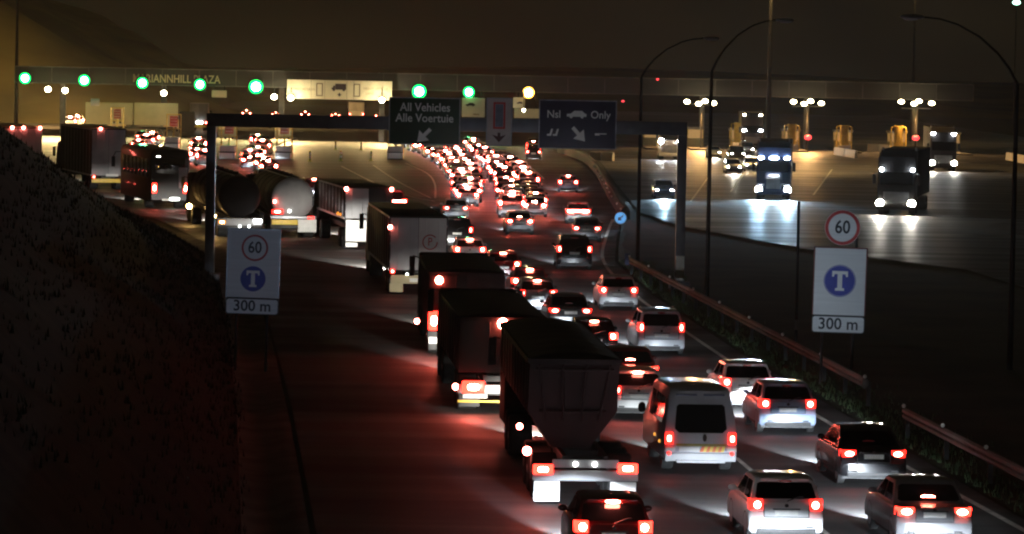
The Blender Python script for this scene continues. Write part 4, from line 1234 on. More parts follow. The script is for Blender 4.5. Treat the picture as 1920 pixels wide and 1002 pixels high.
# ---- oncoming trucks
def front_truck(name, label, p, slope, L, W, H, m_cab, m_body, head, heads_z, roof_lamps, bonnet):
    """Built nose at local y = 0, body running back along +y; faces the camera."""
    rt = thing(name, label, 'truck', (p[0], p[1], 0), -math.atan(slope / KD))
    w = W / 2
    bm = bmesh.new()
    y0 = 1.5 if bonnet else 0.0
    prof = [(y0, 0.6), (y0, 2.0), (y0 + 0.25, 2.9), (y0 + 0.6, H - 0.45), (y0 + 1.6, H - 0.05), (y0 + 2.1, H - 0.05), (y0 + 2.1, 0.6)]
    add_loft(bm, [[(fx * w, 1.2 + y0 + (y - 1.2 - y0) * k, 2 + (z - 2) * k) for y, z in prof] for fx, k in ((-1, 0.94), (-0.9, 1), (0.9, 1), (1, 0.94))])
    obj('cab', bm, m_cab, rt)
    bm = bmesh.new()
    add_loft(bm, [[(fx * w * 0.86, y, z) for y, z in ((y0 - 0.02, 2.02), (y0 + 0.22, 2.85), (y0 + 0.26, 2.85), (y0 + 0.04, 2.02))] for fx in (-1, 1)])
    obj('windscreen', bm, M_GLASS, rt)
    if bonnet:
        bm = bmesh.new()
        pr = [(0.0, 0.7), (0.05, 1.55), (0.3, 1.72), (1.5, 1.95), (1.5, 0.7)]
        add_loft(bm, [[(fx * 0.62, y, z - (0.12 if abs(fx) == 1 and z > 1.5 else 0)) for y, z in pr] for fx in (-1, -0.8, 0.8, 1)])
        for sx in (-1, 1):
            add_loft(bm, [[(sx * x, 0.95 + 0.8 * math.cos(t), 0.42 + 0.72 * math.sin(t)) for t in [math.pi * k / 10 for k in range(11)]] for x in (0.60, w - 0.03)])
        obj('bonnet', bm, m_cab, rt)
    bm = bmesh.new()
    add_rbox(bm, -0.5 if bonnet else -0.85, 0.5 if bonnet else 0.85, -0.04, 0.06, 0.8, 1.55, 0.03)
    for z in (0.9, 1.05, 1.2, 1.35): add_box(bm, -0.46, 0.46, -0.055, -0.03, z, z + 0.05)
    obj('grille', bm, M_STEEL, rt)
    bm = bmesh.new(); add_rbox(bm, -w + 0.02, w - 0.02, -0.14, 0.2, 0.35, 0.66, 0.06); obj('bumper', bm, m_cab, rt)
    for sx in (-1, 1):
        bm = bmesh.new()
        x = sx * (w - 0.2)
        add_rbox(bm, x - 0.26, x + 0.26, -0.10, 0.3, heads_z - 0.25, heads_z + 0.25, 0.05, 0)
        ring = circ(0.24, 16, 'Y', (x, -0.115, heads_z))
        add_loft(bm, [ring, [(a, -0.02, c) for a, b, c in ring]], mi=1)
        obj('headlight', bm, [CLEAR_LENS, head], rt)
        bm = bmesh.new()
        add_tube(bm, [(sx * (w - 0.05), y0 + 0.4, 2.7), (sx * (w + 0.25), y0 + 0.2, 2.75), (sx * (w + 0.28), y0 + 0.2, 2.0), (sx * (w - 0.05), y0 + 0.4, 1.95)], 0.02, 6)
        add_rbox(bm, sx * (w + 0.22) - 0.11, sx * (w + 0.22) + 0.11, y0 + 0.12, y0 + 0.24, 2.05, 2.68, 0.03)
        obj('mirror', bm, M_BLACK, rt)
        bm = bmesh.new(); add_cyl(bm, (sx * (w - 0.15), y0 + 2.2, 1.0), (sx * (w - 0.15), y0 + 2.2, H + 0.15), 0.07, n=10); obj('exhaust_stack', bm, M_STEEL, rt)
    for x, z, rx, m in roof_lamps:
        bm = bmesh.new(); add_ball(bm, (x, y0 + interp(z, [2.0, 2.9, H - 0.4], [0, 0.25, 0.6]) - 0.03, z), rx, 0.06, 0.10 if rx < 0.3 else 0.11); obj('roof_lamp', bm, m, rt)
    bm = bmesh.new(); add_rbox(bm, -w, w, y0 + 2.5, L, 1.15, H, 0.04); obj('cargo_box', bm, m_body, rt)
    bm = bmesh.new()
    for sx in (-0.45, 0.45): add_box(bm, sx - 0.05, sx + 0.05, 0.4, L - 0.1, 0.8, 1.08)
    obj('chassis', bm, M_BLACK, rt)
    for y in (0.95, y0 + 3.0, L - 2.8, L - 1.4): wheel_pair(rt, y, W, 0.48, y > 1)
    return rt


K = front_truck('bonneted_truck', 'bonneted truck coming on with blue-white headlights and three lamps over its windscreen', at(1449, 375), 0.10, 15.0, 2.5, 4.2,
                M_CABBLUE, M_DARKTRUCK, WHITE_HEAD, 0.72, [(-0.95, 3.0, 0.20, WHITE_HEAD), (0.0, 3.0, 0.34, WHITE_HEAD), (0.95, 3.0, 0.20, WHITE_HEAD)], True)
Lk = front_truck('flat_nosed_truck', 'black flat-nosed truck coming on with two headlights and two lamps above, rightmost', at(1679, 404), 0.22, 14.0, 2.5, 4.3,
                 M_BLACK, M_DARKTRUCK, WARM_HEAD, 0.78, [(-1.0, 3.0, 0.13, WHITE_HEAD), (1.05, 3.0, 0.13, WHITE_HEAD)], False)
for rt, c, wt in ((K, (0.42, 0.74, 1.0), 7000.0), (Lk, (1.0, 0.93, 0.78), 900.0)):
    for sx in (-1, 1): spot('headlight_beam', rt, (sx * 1.05, -0.16, 0.74), (0, -1, -0.055), wt, c, 64, 0.7, 0.14)
spot('headlight_beam', [o for o in bpy.data.objects if o.name.startswith('hatchback_car') and 'gantry leg' in o.get('label', '')][0], (0, SPECS['hatchback']['L'] + 0.06, 0.66), (0, 1, -0.06), 4500.0, (0.5, 0.78, 1.0), 64, 0.7, 0.12)
for o in [o for o in bpy.data.objects if o.get('group') == 'oncoming cars beside the bonneted truck'][:3]:
    spot('headlight_beam', o, (0, 4.6, 0.68), (0, 1, -0.08), 1100.0, (1.0, 0.93, 0.74), 60, 0.7, 0.12)
front_truck('distant_truck', 'truck waiting at the right-hand booths with two white roof lamps', at(1768, 322), 0.06, 12.0, 2.5, 4.2, M_DARKTRUCK, M_DARKTRUCK, WARM_HEAD, 0.8,
            [(-1.0, 3.6, 0.22, WHITE_HEAD), (1.0, 3.6, 0.22, WHITE_HEAD)], False)
front_truck('distant_truck', 'truck at the booths above the dazzling oncoming cars, four lamps on its front', at(1410, 282), 0.03, 12.0, 2.5, 4.4, M_DARKTRUCK, M_CREAMBODY, CLEAR_LENS, 0.8,
            [(-0.95, 4.1, 0.2, FLOODW), (0.95, 4.1, 0.2, FLOODW), (-0.95, 2.3, 0.24, WHITE_HEAD), (0.95, 2.3, 0.24, WHITE_HEAD)], False)
front_truck('delivery_van', 'pale delivery van coming on with two white lights beside the gantry corner', at(1256, 300), 0.0, 6.5, 2.3, 2.9, M_GREYBODY, M_CREAMBODY, WHITE_HEAD, 1.9, [], False)

# ---- unseen lorry, added so that its roof lamps light the road and gantry signs
rt = box_truck('unseen grey lorry with roof lamps, added on the near road to light the signs', (-0.2, 30.0), -0.06, 14.0, 2.45, 3.4, M_GREYBODY, M_GREYBODY, watts=0)
for x in (-0.9, 0.0, 0.9): ball_lamp(rt, 'roof_lamp', (x, 13.4, 3.25), 0.1, WHITE_HEAD)  # lamps of the added lorry, out of view
ADDED_LORRY = rt


def aim(px, py, d, watts, deg, color):  # narrow beam added to brighten one sign face
    tgt = atd(px, py, d)
    o = spot('added_sign_beam', None, (-1.0, 44.6, 3.3), tgt - Vector((-1.0, 44.6, 3.3)), watts, color, deg, 0.6, 0.1)
    m = ADDED_LORRY.matrix_basis.inverted() @ o.matrix_basis
    o.parent = ADDED_LORRY
    o.matrix_basis = m


aim(470, 512, 93 * KD, 9500.0, 3.9, (0.55, 0.72, 1.0))
aim(1570, 515, 93 * KD, 24000.0, 3.8, (0.58, 0.78, 1.0))
for _px in (796, 936, 1083): aim(_px, 230, 132 * KD, 3600.0, 2.4, (0.85, 0.88, 1.0))
# aim(1281, 503, 131.7 * KD, 180000.0, 1.3, (1.0, 0.93, 0.8))


# ------------------------------------------------------------------ road signs
def disc(bm, cx, cz, r, y0, y1, mi=0, n=32):
    add_loft(bm, [circ(r, n, 'Y', (cx, y0, cz)), circ(r, n, 'Y', (cx, y1, cz))], mi=mi)


def annulus(bm, cx, cz, r0, r1, y0, y1, n=36):
    t = bmesh.new()
    for i in range(n):
        a, b = 2 * math.pi * i / n, 2 * math.pi * (i + 1) / n
        add_poly(t, [(cx + r * math.cos(q), y0, cz + r * math.sin(q)) for r, q in ((r0, a), (r1, a), (r1, b), (r0, b))])
    bmesh.ops.remove_doubles(t, verts=t.verts[:], dist=1e-5)
    bmesh.ops.solidify(t, geom=t.faces[:], thickness=abs(y1 - y0))
    merge(bm, t)


def serif_T(root, cx, cz, h, y, m):
    bm = bmesh.new()
    a = h / 2
    out = [(-0.80, 1), (0.80, 1), (0.80, 0.42), (0.62, 0.42), (0.55, 0.68), (0.24, 0.68), (0.24, -0.70), (0.46, -0.76), (0.46, -1), (-0.46, -1), (-0.46, -0.76), (-0.24, -0.70), (-0.24, 0.68), (-0.55, 0.68), (-0.62, 0.42), (-0.80, 0.42)]
    add_slab(bm, [(cx + x * a, cz + z * a) for x, z in out], y - 0.006, y + 0.004)
    obj('lettering', bm, m, root)


SD = 93.0 * KD


def toll_sign(label, px0, px1, ytop, ysplit, ybot, d, round_top, lean):
    s = FPX / d
    pc = atd((px0 + px1) / 2, ysplit, d)
    root = thing('toll_sign', label, 'road sign', (pc.x, d, 0), 0)
    root.rotation_euler = (0, lean, 0)
    W = (px1 - px0) / s
    zt, zs, zb = [atd((px0 + px1) / 2, y, d).z for y in (ytop, ysplit, ybot)]
    bm = bmesh.new()
    add_rbox(bm, -W / 2, W / 2, 0, 0.03, zs + 0.01, zt, 0.012)
    obj('board', bm, M_SIGNW, root)
    bm = bmesh.new()
    fw = 0.035
    add_box(bm, -W / 2 - fw, -W / 2, -0.012, 0.04, zs, zt + fw); add_box(bm, W / 2, W / 2 + fw, -0.012, 0.04, zs, zt + fw)
    add_box(bm, -W / 2, W / 2, -0.012, 0.04, zt, zt + fw)
    obj('board_edge', bm, mat('dull red edging', (0.12, 0.02, 0.02), 0.6) if round_top else M_STEEL, root)
    # distance plate with rounded corners
    bm = bmesh.new()
    def rr(w, z0, z1, r):
        out = []
        for cx, cz, a0 in ((w / 2 - r, z1 - r, 0), (-w / 2 + r, z1 - r, 90), (-w / 2 + r, z0 + r, 180), (w / 2 - r, z0 + r, 270)):
            for k in range(5):
                a = math.radians(a0 + 22.5 * k); out.append((cx + r * math.cos(a), cz + r * math.sin(a)))
        return out
    add_slab(bm, rr(W + 0.06, zb, zs - 0.01, 0.09), -0.02, 0.03)
    obj('plate_border', bm, M_LETTERK, root)
    bm = bmesh.new()
    add_slab(bm, rr(W - 0.0, zb + 0.03, zs - 0.04, 0.07), -0.028, -0.018)
    obj('distance_plate', bm, M_SIGNW, root)
    text_into(root, '300 m', (zs - zb) * 0.92, (0.0, -0.032, (zb + zs) / 2), M_LETTERK, sx=0.98, bold=0.008)
    bm = bmesh.new()
    for sx in (-W * 0.3, W * 0.3): add_cyl(bm, (sx, 0.09, -0.4), (sx, 0.09, zt - 0.1), 0.045, n=10)
    obj('posts', bm, M_POLE, root) if False else None
    for sx in (-W * 0.3, W * 0.3):
        bm = bmesh.new(); add_cyl(bm, (sx, 0.09, -0.4), (sx, 0.09, (zt + 0.9) if round_top and sx > 0 else zt - 0.1), 0.045, n=10)
        obj('post', bm, M_POLE, root)
    return root, s, zt, zs, zb, W


root, s, zt, zs, zb, W = toll_sign('white toll board with a 60 ring and blue T on the left verge', 423, 519, 431, 559, 590, SD, False, math.radians(0.9))
f = lambda px, py: (0, 0)
zc60 = atd(473, 465, SD).z; zcT = atd(470, 523, SD).z
bm = bmesh.new(); annulus(bm, 0.03, zc60, 0.345, 0.405, -0.008, -0.001); obj('red_ring', bm, M_SIGNRED, root)
text_into(root, '60', 0.50, (0.03, -0.008, zc60), M_LETTERK, sx=0.85, bold=0.006)
bm = bmesh.new(); disc(bm, 0.0, zcT, 0.385, -0.008, 0.001); obj('blue_disc', bm, M_SIGNBLUE, root)
serif_T(root, 0.0, zcT, 0.50, -0.01, M_LETTER)

root, s, zt, zs, zb, W = toll_sign('white toll board with a blue T under a round 60 sign, right of the road', 1522, 1618, 466, 592, 625, SD, True, math.radians(0.9))
zc60 = atd(1573, 427, SD).z; zcT = atd(1571, 527, SD).z
bm = bmesh.new(); annulus(bm, 0.02, zc60, 0.43, 0.53, -0.012, -0.001); obj('red_ring', bm, M_SIGNRED, root)
bm = bmesh.new(); disc(bm, 0.02, zc60, 0.54, 0.0, 0.03); obj('speed_disc', bm, M_SIGNW, root)
text_into(root, '60', 0.56, (0.02, -0.008, zc60), M_LETTERK, sx=0.85, bold=0.010)
bm = bmesh.new(); disc(bm, 0.0, zcT, 0.46, -0.008, 0.001); obj('blue_disc', bm, M_SIGNBLUE, root)
bm = bmesh.new(); annulus(bm, 0.0, zcT, 0.47, 0.49, -0.006, -0.001); obj('thin_ring', bm, M_SIGNBLUE, root)
serif_T(root, 0.0, zcT, 0.60, -0.01, M_LETTER)

# ------------------------------------------------------------------ gantry and its signs
GD = 132.0 * KD
gl, gr = atd(397, 212, GD), atd(1280, 229, GD)
g = thing('sign_gantry', 'grey steel portal gantry spanning the road on two posts', 'gantry', ((gl.x + gr.x) / 2, GD, 0))
cxg = (gl.x + gr.x) / 2
ztop = gl.z
bm = bmesh.new(); add_rbox(bm, gl.x - cxg - 0.2, gr.x - cxg + 0.2, -0.22, 0.22, ztop - 0.58, ztop, 0.03)
for i in range(1, 8):
    x = gl.x - cxg + (gr.x - gl.x) * i / 8
    add_box(bm, x - 0.04, x + 0.04, -0.25, 0.25, ztop - 0.60, ztop + 0.02)
obj('beam', bm, M_GANTRY, g)
for x in (gl.x - cxg, gr.x - cxg):
    bm = bmesh.new(); add_rbox(bm, x - 0.2, x + 0.2, -0.18, 0.18, -0.1, ztop - 0.582, 0.03); add_rbox(bm, x - 0.45, x + 0.45, -0.45, 0.45, -0.1, 0.25, 0.04)
    obj('post', bm, M_GANTRY, g)
pb = atd(1281, 503, GD)
bm = bmesh.new(); add_rbox(bm, gr.x - cxg - 0.17, gr.x - cxg + 0.19, -0.25, -0.185, atd(1281, 526, GD).z, atd(1281, 480, GD).z, 0.012)
obj('white_marker', bm, M_PLATE, g)


def hung_sign(label, px0, px1, y0, y1, m, name='gantry_sign'):
    a, b = atd(px0, (y0 + y1) / 2, GD - 0.35), atd(px1, (y0 + y1) / 2, GD - 0.35)
    c = (a.x + b.x) / 2
    zt, zb = atd((px0 + px1) / 2, y0, GD - 0.35).z, atd((px0 + px1) / 2, y1, GD - 0.35).z
    W = b.x - a.x
    root = thing(name, label, 'road sign', (c, GD - 0.35, (zt + zb) / 2))
    H = zt - zb
    bm = bmesh.new(); add_rbox(bm, -W / 2, W / 2, 0, 0.04, -H / 2, H / 2, 0.015); obj('board', bm, m, root)
    bm = bmesh.new()
    e = 0.045
    for x in (-W / 2, W / 2 - e): add_box(bm, x, x + e, -0.006, 0.002, -H / 2, H / 2)
    for z in (-H / 2, H / 2 - e): add_box(bm, -W / 2 + e, W / 2 - e, -0.006, 0.002, z, z + e)
    obj('border', bm, mat('grey sign border', (0.32, 0.33, 0.38), 0.5), root)
    bm = bmesh.new()
    for x in (-W * 0.3, W * 0.3): add_box(bm, x - 0.05, x + 0.05, 0.042, 0.12, -H / 2 + 0.1, H / 2 - 0.1)
    obj('bracket', bm, M_GANTRY, root)
    return root, W, H


def arrow(root, cx, cz, L, ang, m, y=-0.012, w=0.16, hw=0.30, hl=0.42, name='arrow'):
    a = math.radians(ang)
    d = Vector((math.cos(a), math.sin(a))); n = Vector((-d.y, d.x))
    c = Vector((cx, cz))
    tip = c + d * L / 2; tail = c - d * L / 2; nk = tip - d * hl
    pts = [tail + n * w / 2, nk + n * w / 2, nk + n * hw, tip, nk - n * hw, nk - n * w / 2, tail - n * w / 2]
    bm = bmesh.new(); add_slab(bm, [(p.x, p.y) for p in pts], y, y + 0.008); obj(name, bm, m, root)


root, W, H = hung_sign('dark green gantry sign reading All Vehicles Alle Voertuie with a white arrow', 729, 863, 183, 272, M_SIGNGREEN)
text_into(root, 'All Vehicles', 0.50, (0.02, -0.010, 0.58), M_LETTER, sx=0.92, bold=0.006)
text_into(root, 'Alle Voertuie', 0.50, (0.0, -0.010, 0.12), M_LETTER, sx=0.92, bold=0.006)
arrow(root, -0.02, -0.62, 0.80, 225, M_LETTER)

root, W, H = hung_sign('narrow grey gantry sign with a red framed panel above a dark arrow', 912, 960, 184, 274, M_SIGNGREY)
bm = bmesh.new()
for x0, x1, z0, z1 in ((-0.26, -0.18, -0.30, 0.85), (0.18, 0.26, -0.30, 0.85), (-0.18, 0.18, 0.77, 0.85), (-0.18, 0.18, -0.30, -0.22)): add_box(bm, x0, x1, -0.012, 0.0, z0, z1)
obj('red_frame', bm, M_SIGNRED, root)
bm = bmesh.new(); add_box(bm, -0.17, 0.17, -0.009, 0.0, -0.21, 0.76); obj('inner_panel', bm, mat('slate panel', (0.11, 0.12, 0.17), 0.5), root)
bm = bmesh.new()
add_slab(bm, [(-0.06, -0.46), (0.06, -0.46), (0.06, -0.62), (0.30, -0.55), (0.0, -0.88), (-0.30, -0.55), (-0.06, -0.62)], -0.012, -0.002)
obj('arrow', bm, mat('dark red mark', (0.07, 0.02, 0.025), 0.5), root)


def car_icon(root, cx, cz, w, m, y=-0.012):
    h = w * 0.30
    bm = bmesh.new()
    out = [(-0.5, 0.0), (-0.5, 0.45), (-0.30, 0.52), (-0.12, 1.0), (0.28, 1.0), (0.42, 0.55), (0.5, 0.5), (0.5, 0.0)]
    add_slab(bm, [(cx + x * w, cz + (z - 0.4) * h) for x, z in out], y, y + 0.008)
    for x in (-0.28, 0.28): disc(bm, cx + x * w, cz - 0.4 * h, w * 0.085, y - 0.002, y + 0.006, n=14)
    obj('car_symbol', bm, m, root)


root, W, H = hung_sign('dark blue gantry sign reading Nsl and Only around a white car symbol', 1010, 1156, 188, 280, M_SIGNNAVY)
text_into(root, 'Nsl', 0.46, (-1.03, -0.010, 0.42), M_LETTER, sx=0.95, bold=0.004)
text_into(root, 'Only', 0.46, (0.98, -0.010, 0.42), M_LETTER, sx=0.95, bold=0.004)
car_icon(root, -0.05, 0.44, 0.84, M_LETTER)
bm = bmesh.new()
for x in (-1.15, -0.90): add_slab(bm, [(x - 0.16, -0.50), (x + 0.02, -0.50), (x + 0.10, -0.20), (x + 0.02, -0.20), (x - 0.05, -0.42), (x - 0.16, -0.42)], -0.012, -0.004)
obj('symbol', bm, M_LETTER, root)
bm = bmesh.new(); add_slab(bm, [(0.75, -0.45), (0.95, -0.45), (0.95, -0.40), (1.25, -0.40), (1.25, -0.36), (0.75, -0.36)], -0.012, -0.004); obj('symbol', bm, M_LETTER, root)
arrow(root, 0.06, -0.42, 0.80, -48, M_LETTER)


# ------------------------------------------------------------------ guardrails, kerb island, poles, keep-left sign
def guardrail(label, p0, p1):
    a, b = at(*p0), at(*p1)
    g = thing('guardrail', label, 'guardrail', a)
    d = (b - a); L = d.length; u = d / L
    n = Vector((u.y, -u.x, 0))
    bm = bmesh.new()
    prof = [(0.0, 0.45), (0.05, 0.50), (0.05, 0.56), (0.0, 0.60), (0.05, 0.64), (0.05, 0.70), (0.0, 0.75), (-0.03, 0.75), (-0.03, 0.45)]
    add_loft(bm, [[tuple(u * y - n * x + Vector((0, 0, z))) for x, z in prof] for y in (0, L * 0.25, L * 0.5, L * 0.75, L)])
    add_ball(bm, tuple(Vector((0, 0, 0.6))), 0.12, 0.12, 0.17)
    obj('rail', bm, mat('weathered rail steel', (0.11, 0.105, 0.10), 0.6, metal=0.2, var=0.35, scale=0.8), g)
    k = int(L / 4)
    for i in range(k + 1):
        c = u * (L * i / k) + n * 0.10
        bm = bmesh.new(); add_box(bm, c.x - 0.06, c.x + 0.06, c.y - 0.06, c.y + 0.06, -0.5, 0.66); obj('post', bm, M_POLE, g)
        if i % 2 == 0 or L < 40:
            bm = bmesh.new(); c2 = u * (L * i / k); add_ball(bm, (c2.x - 0.02, c2.y - 0.08, 0.80), 0.055, 0.03, 0.055); obj('reflector', bm, M_PLATE, g)
    return g


guardrail('long steel guardrail dotted with reflectors between the road and dark median', (1621, 758), (1180, 513))
guardrail('near steel guardrail beside the grey sedan, running out of the bottom right corner', (1940, 952), (1694, 818))

# raised island nose between the two directions
bm = bmesh.new()
isl = [at(1165, 411).xy, at(1148, 385).xy, at(1130, 352).xy, at(1115, 325).xy, at(1090, 302).xy, at(1045, 286).xy]
rings = []
for i, p in enumerate(smoothline([tuple(q) for q in isl], 5)):
    w = 0.5
    rings.append([(p[0], p[1], -0.02), (p[0], p[1], 0.55), (p[0] + 0.12, p[1], 0.78), (p[0] + w - 0.12, p[1], 0.78), (p[0] + w, p[1], 0.55), (p[0] + w + 0.05, p[1], -0.02)])
add_loft(bm, rings)
o = obj('median_barrier', bm, mat('near-black concrete', (0.014, 0.013, 0.012), 0.9, var=0.4, scale=1.2), None)  # near-black base colour with random tone variation
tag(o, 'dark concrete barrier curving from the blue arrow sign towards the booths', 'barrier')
for i, p in enumerate([q for q in smoothline([tuple(q) for q in isl[:5]], 9)][:11]):
    bm = bmesh.new(); add_ball(bm, (0, 0, 0), 0.07, 0.04, 0.07); add_box(bm, -0.02, 0.02, -0.01, 0.03, -0.09, 0.0)
    o = obj('barrier_reflector', bm, M_PLATE, None, loc=(p[0] - 0.05, p[1] - 0.06, 0.62))
    tag(o, 'small white reflector on the curving dark barrier', 'reflector', 'reflectors on the dark barrier')

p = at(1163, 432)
r = thing('keep_left_sign', 'round blue sign given its own glow at the nose of the dark barrier', 'road sign', (p.x, p.y, 0))
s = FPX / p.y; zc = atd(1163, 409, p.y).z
bm = bmesh.new(); disc(bm, 0, zc, 0.36, -0.02, 0.01); obj('disc', bm, glow('blue sign with added glow', (0.16, 0.48, 1.0), 0.75), r)  # glow added to the face in place of returned headlight
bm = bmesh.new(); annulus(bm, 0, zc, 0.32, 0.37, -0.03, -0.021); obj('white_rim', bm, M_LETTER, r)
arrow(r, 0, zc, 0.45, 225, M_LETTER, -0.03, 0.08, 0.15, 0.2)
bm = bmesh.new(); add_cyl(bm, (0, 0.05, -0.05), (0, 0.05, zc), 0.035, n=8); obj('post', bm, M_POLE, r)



def street_light(label, px, pybase, height, arm_px, arm_py, lit=False):
    b = at(px, pybase)
    root = thing('street_light', label, 'street light', (b.x, b.y, 0), 0, 'unlit street lights on the median')
    tip = atd(arm_px, arm_py, b.y) - Vector((b.x, b.y, 0))
    bm = bmesh.new()
    add_tube(bm, [(0, 0, -0.2), (0, 0, height * 0.5), (0, 0, height * 0.82)], [0.10, 0.08, 0.065], 10)
    obj('pole', bm, M_POLE, root)
    bm = bmesh.new()
    z0 = height * 0.82
    pts = [(0, 0, z0)]
    for t in (0.15, 0.3, 0.5, 0.7, 0.85, 1.0):
        pts.append((tip.x * (1 - math.cos(t * math.pi / 2)) * 0.5 + tip.x * t * 0.5, 0, z0 + (tip.z - z0) * math.sin(t * math.pi / 2)))
    add_tube(bm, pts, [0.05, 0.046, 0.042, 0.038, 0.034, 0.031, 0.03], 8)
    obj('arm', bm, M_POLE, root)
    bm = bmesh.new()
    sx = 1 if tip.x > 0 else -1
    add_ball(bm, (tip.x + sx * 0.3, 0, tip.z), 0.42, 0.15, 0.09)
    hd = obj('lamp_head', bm, M_STEEL, root)
    bm = bmesh.new(); add_ball(bm, (tip.x + sx * 0.34, 0, tip.z - 0.05), 0.28, 0.12, 0.08); obj('lens', bm, CLEAR_LENS, hd)
    return root


street_light('unlit street light with a long arm, foot beside the start of the long guardrail', 1195, 505, 11.0, 1322, 72)
street_light('unlit street light with a long arm, just right of the gantry leg', 1325, 556, 11.4, 1458, 38)
street_light('unlit street light arching in from the right edge, taller than the toll board', 1893, 690, 11.2, 1728, 32)
p = at(1492, 640)
r = thing('marker_pole', 'thin bare pole standing between the gantry leg and the right toll board', 'pole', (p.x, p.y, 0))
bm = bmesh.new(); add_tube(bm, [(0, 0, -0.2), (0, 0, 4.9)], 0.05, 8); obj('shaft', bm, M_POLE, r)
bm = bmesh.new(); add_box(bm, -0.05, 0.05, -0.065, -0.052, 0.4, 0.75); obj('plate', bm, M_SIGNGREY, r)
p = at(1187, 500)
r = thing('blue_marker_post', 'small dull blue plate on a stub post at the foot of a street light', 'marker', (p.x - 0.3, p.y - 0.4, 0))
bm = bmesh.new(); add_cyl(bm, (0, 0, -0.1), (0, 0, 0.5), 0.03, n=8); obj('post', bm, M_POLE, r)
bm = bmesh.new(); add_rbox(bm, -0.11, 0.11, -0.05, -0.032, 0.10, 0.62, 0.006); obj('plate', bm, mat('dull blue plate', (0.06, 0.09, 0.22), 0.5), r)
p = at(1920, 905)
r = thing('white_marker_board', 'pale marker board cut by the right edge beyond the near guardrail', 'marker', (p.x + 0.35, p.y, 0))
bm = bmesh.new(); add_rbox(bm, -0.12, 0.3, 0, 0.03, 0.3, 1.3, 0.01); obj('board', bm, M_SIGNGREY, r)
bm = bmesh.new(); add_cyl(bm, (0.1, 0.06, -0.3), (0.1, 0.06, 1.2), 0.03, n=8); obj('post', bm, M_POLE, r)


# ------------------------------------------------------------------ toll plaza
PD = 360.0 * KD
cl, crr = atd(28, 141, PD), atd(1825, 172, PD)
ZB, ZT = 6.2, 8.1
canopy = thing('plaza_canopy', 'long flat toll plaza canopy spanning every lane', 'canopy', ((cl.x + crr.x) / 2, PD, 0))
cxp = (cl.x + crr.x) / 2
xl, xr = cl.x - cxp, crr.x - cxp
bm = bmesh.new()
add_rbox(bm, xl, xr, 0.0, 13.0, ZB, ZT, 0.08)
obj('roof', bm, M_CANOPY, canopy)
bm = bmesh.new()
for z in (ZB - 0.02, ZT - 0.02): add_box(bm, xl - 0.03, xr + 0.03, -0.06, -0.0, z, z + 0.12)
for i in range(27):
    x = xl + (xr - xl) * i / 26
    add_box(bm, x - 0.05, x + 0.05, -0.035, -0.0, ZB + 0.1, ZT - 0.02)
obj('fascia_trim', bm, M_CONC_DK, canopy)
text_into(canopy, 'MARIANNHILL PLAZA', 1.32, (atd(331, 148, PD).x - cxp, -0.05, atd(331, 149, PD).z), M_GOLD, depth=0.03, sx=0.80, bold=0.012)
col_x = []
for px in (118, 307, 528, 716, 1316, 1512, 1716):
    x = atd(px, 200, PD + 6).x
    col_x.append(x)
    bm = bmesh.new(); add_rbox(bm, x - cxp - 0.32, x - cxp + 0.32, 5.6, 6.4, -0.05, ZB + 0.1, 0.06)
    obj('column', bm, M_CONC, canopy)

# lane signals hung on the fascia
for px, py, kind in ((47, 147, 'g'), (158, 151, 'g'), (267, 156, 'g'), (375, 159, 'g'), (480, 163, 'g'), (786, 172, 'g'), (879, 173, 'g'), (991, 174, 'a')):
    p = atd(px, py, PD - 0.5)
    word = {47: 'leftmost green lane signal at the end of the canopy', 158: 'green lane signal second along the canopy from its left end', 267: 'green lane signal over the first letters of the plaza name',
            375: 'green lane signal over the last letters of the plaza name', 480: 'green lane signal between the plaza name and the cream sign', 786: 'green lane signal just above the All Vehicles sign',
            879: 'green lane signal between the green and grey gantry signs', 991: 'amber lane signal between the grey and blue gantry signs'}[px]
    big = 1.25 if px in (480, 786) else 1.0
    r = thing('lane_signal', word, 'traffic light', p, 0, 'lane signals on the canopy')
    bm = bmesh.new(); add_rbox(bm, -0.7 * big, 0.7 * big, 0.02, 0.25, -0.7 * big, 0.7 * big, 0.05); add_box(bm, -0.05, 0.05, 0.1, 0.2, 0.5 * big, 0.9); obj('housing', bm, M_BLACK, r)
    bm = bmesh.new(); disc(bm, 0, 0, 0.66 * big, -0.03, 0.03, 0, 24); disc(bm, 0, 0, 0.40 * big, -0.05, 0.0, 1, 24)
    obj('lens', bm, [GREEN_RIM, GREEN_SIG] if kind == 'g' else [AMBER_RIM, AMBER_SIG], r)
    bm = bmesh.new()
    add_loft(bm, [[(0.68 * big * math.cos(t), y, 0.68 * big * math.sin(t)) for t in [math.pi * (0.1 + 0.8 * k / 8) for k in range(9)]] for y in (-0.3, 0.02)], closed=False)
    obj('hood', bm, M_BLACK, r)
    point('signal_glow', r, (0, -0.6, 0), 45.0 * big, (0.1, 1.0, 0.3) if kind == 'g' else (1.0, 0.6, 0.15), 0.3)

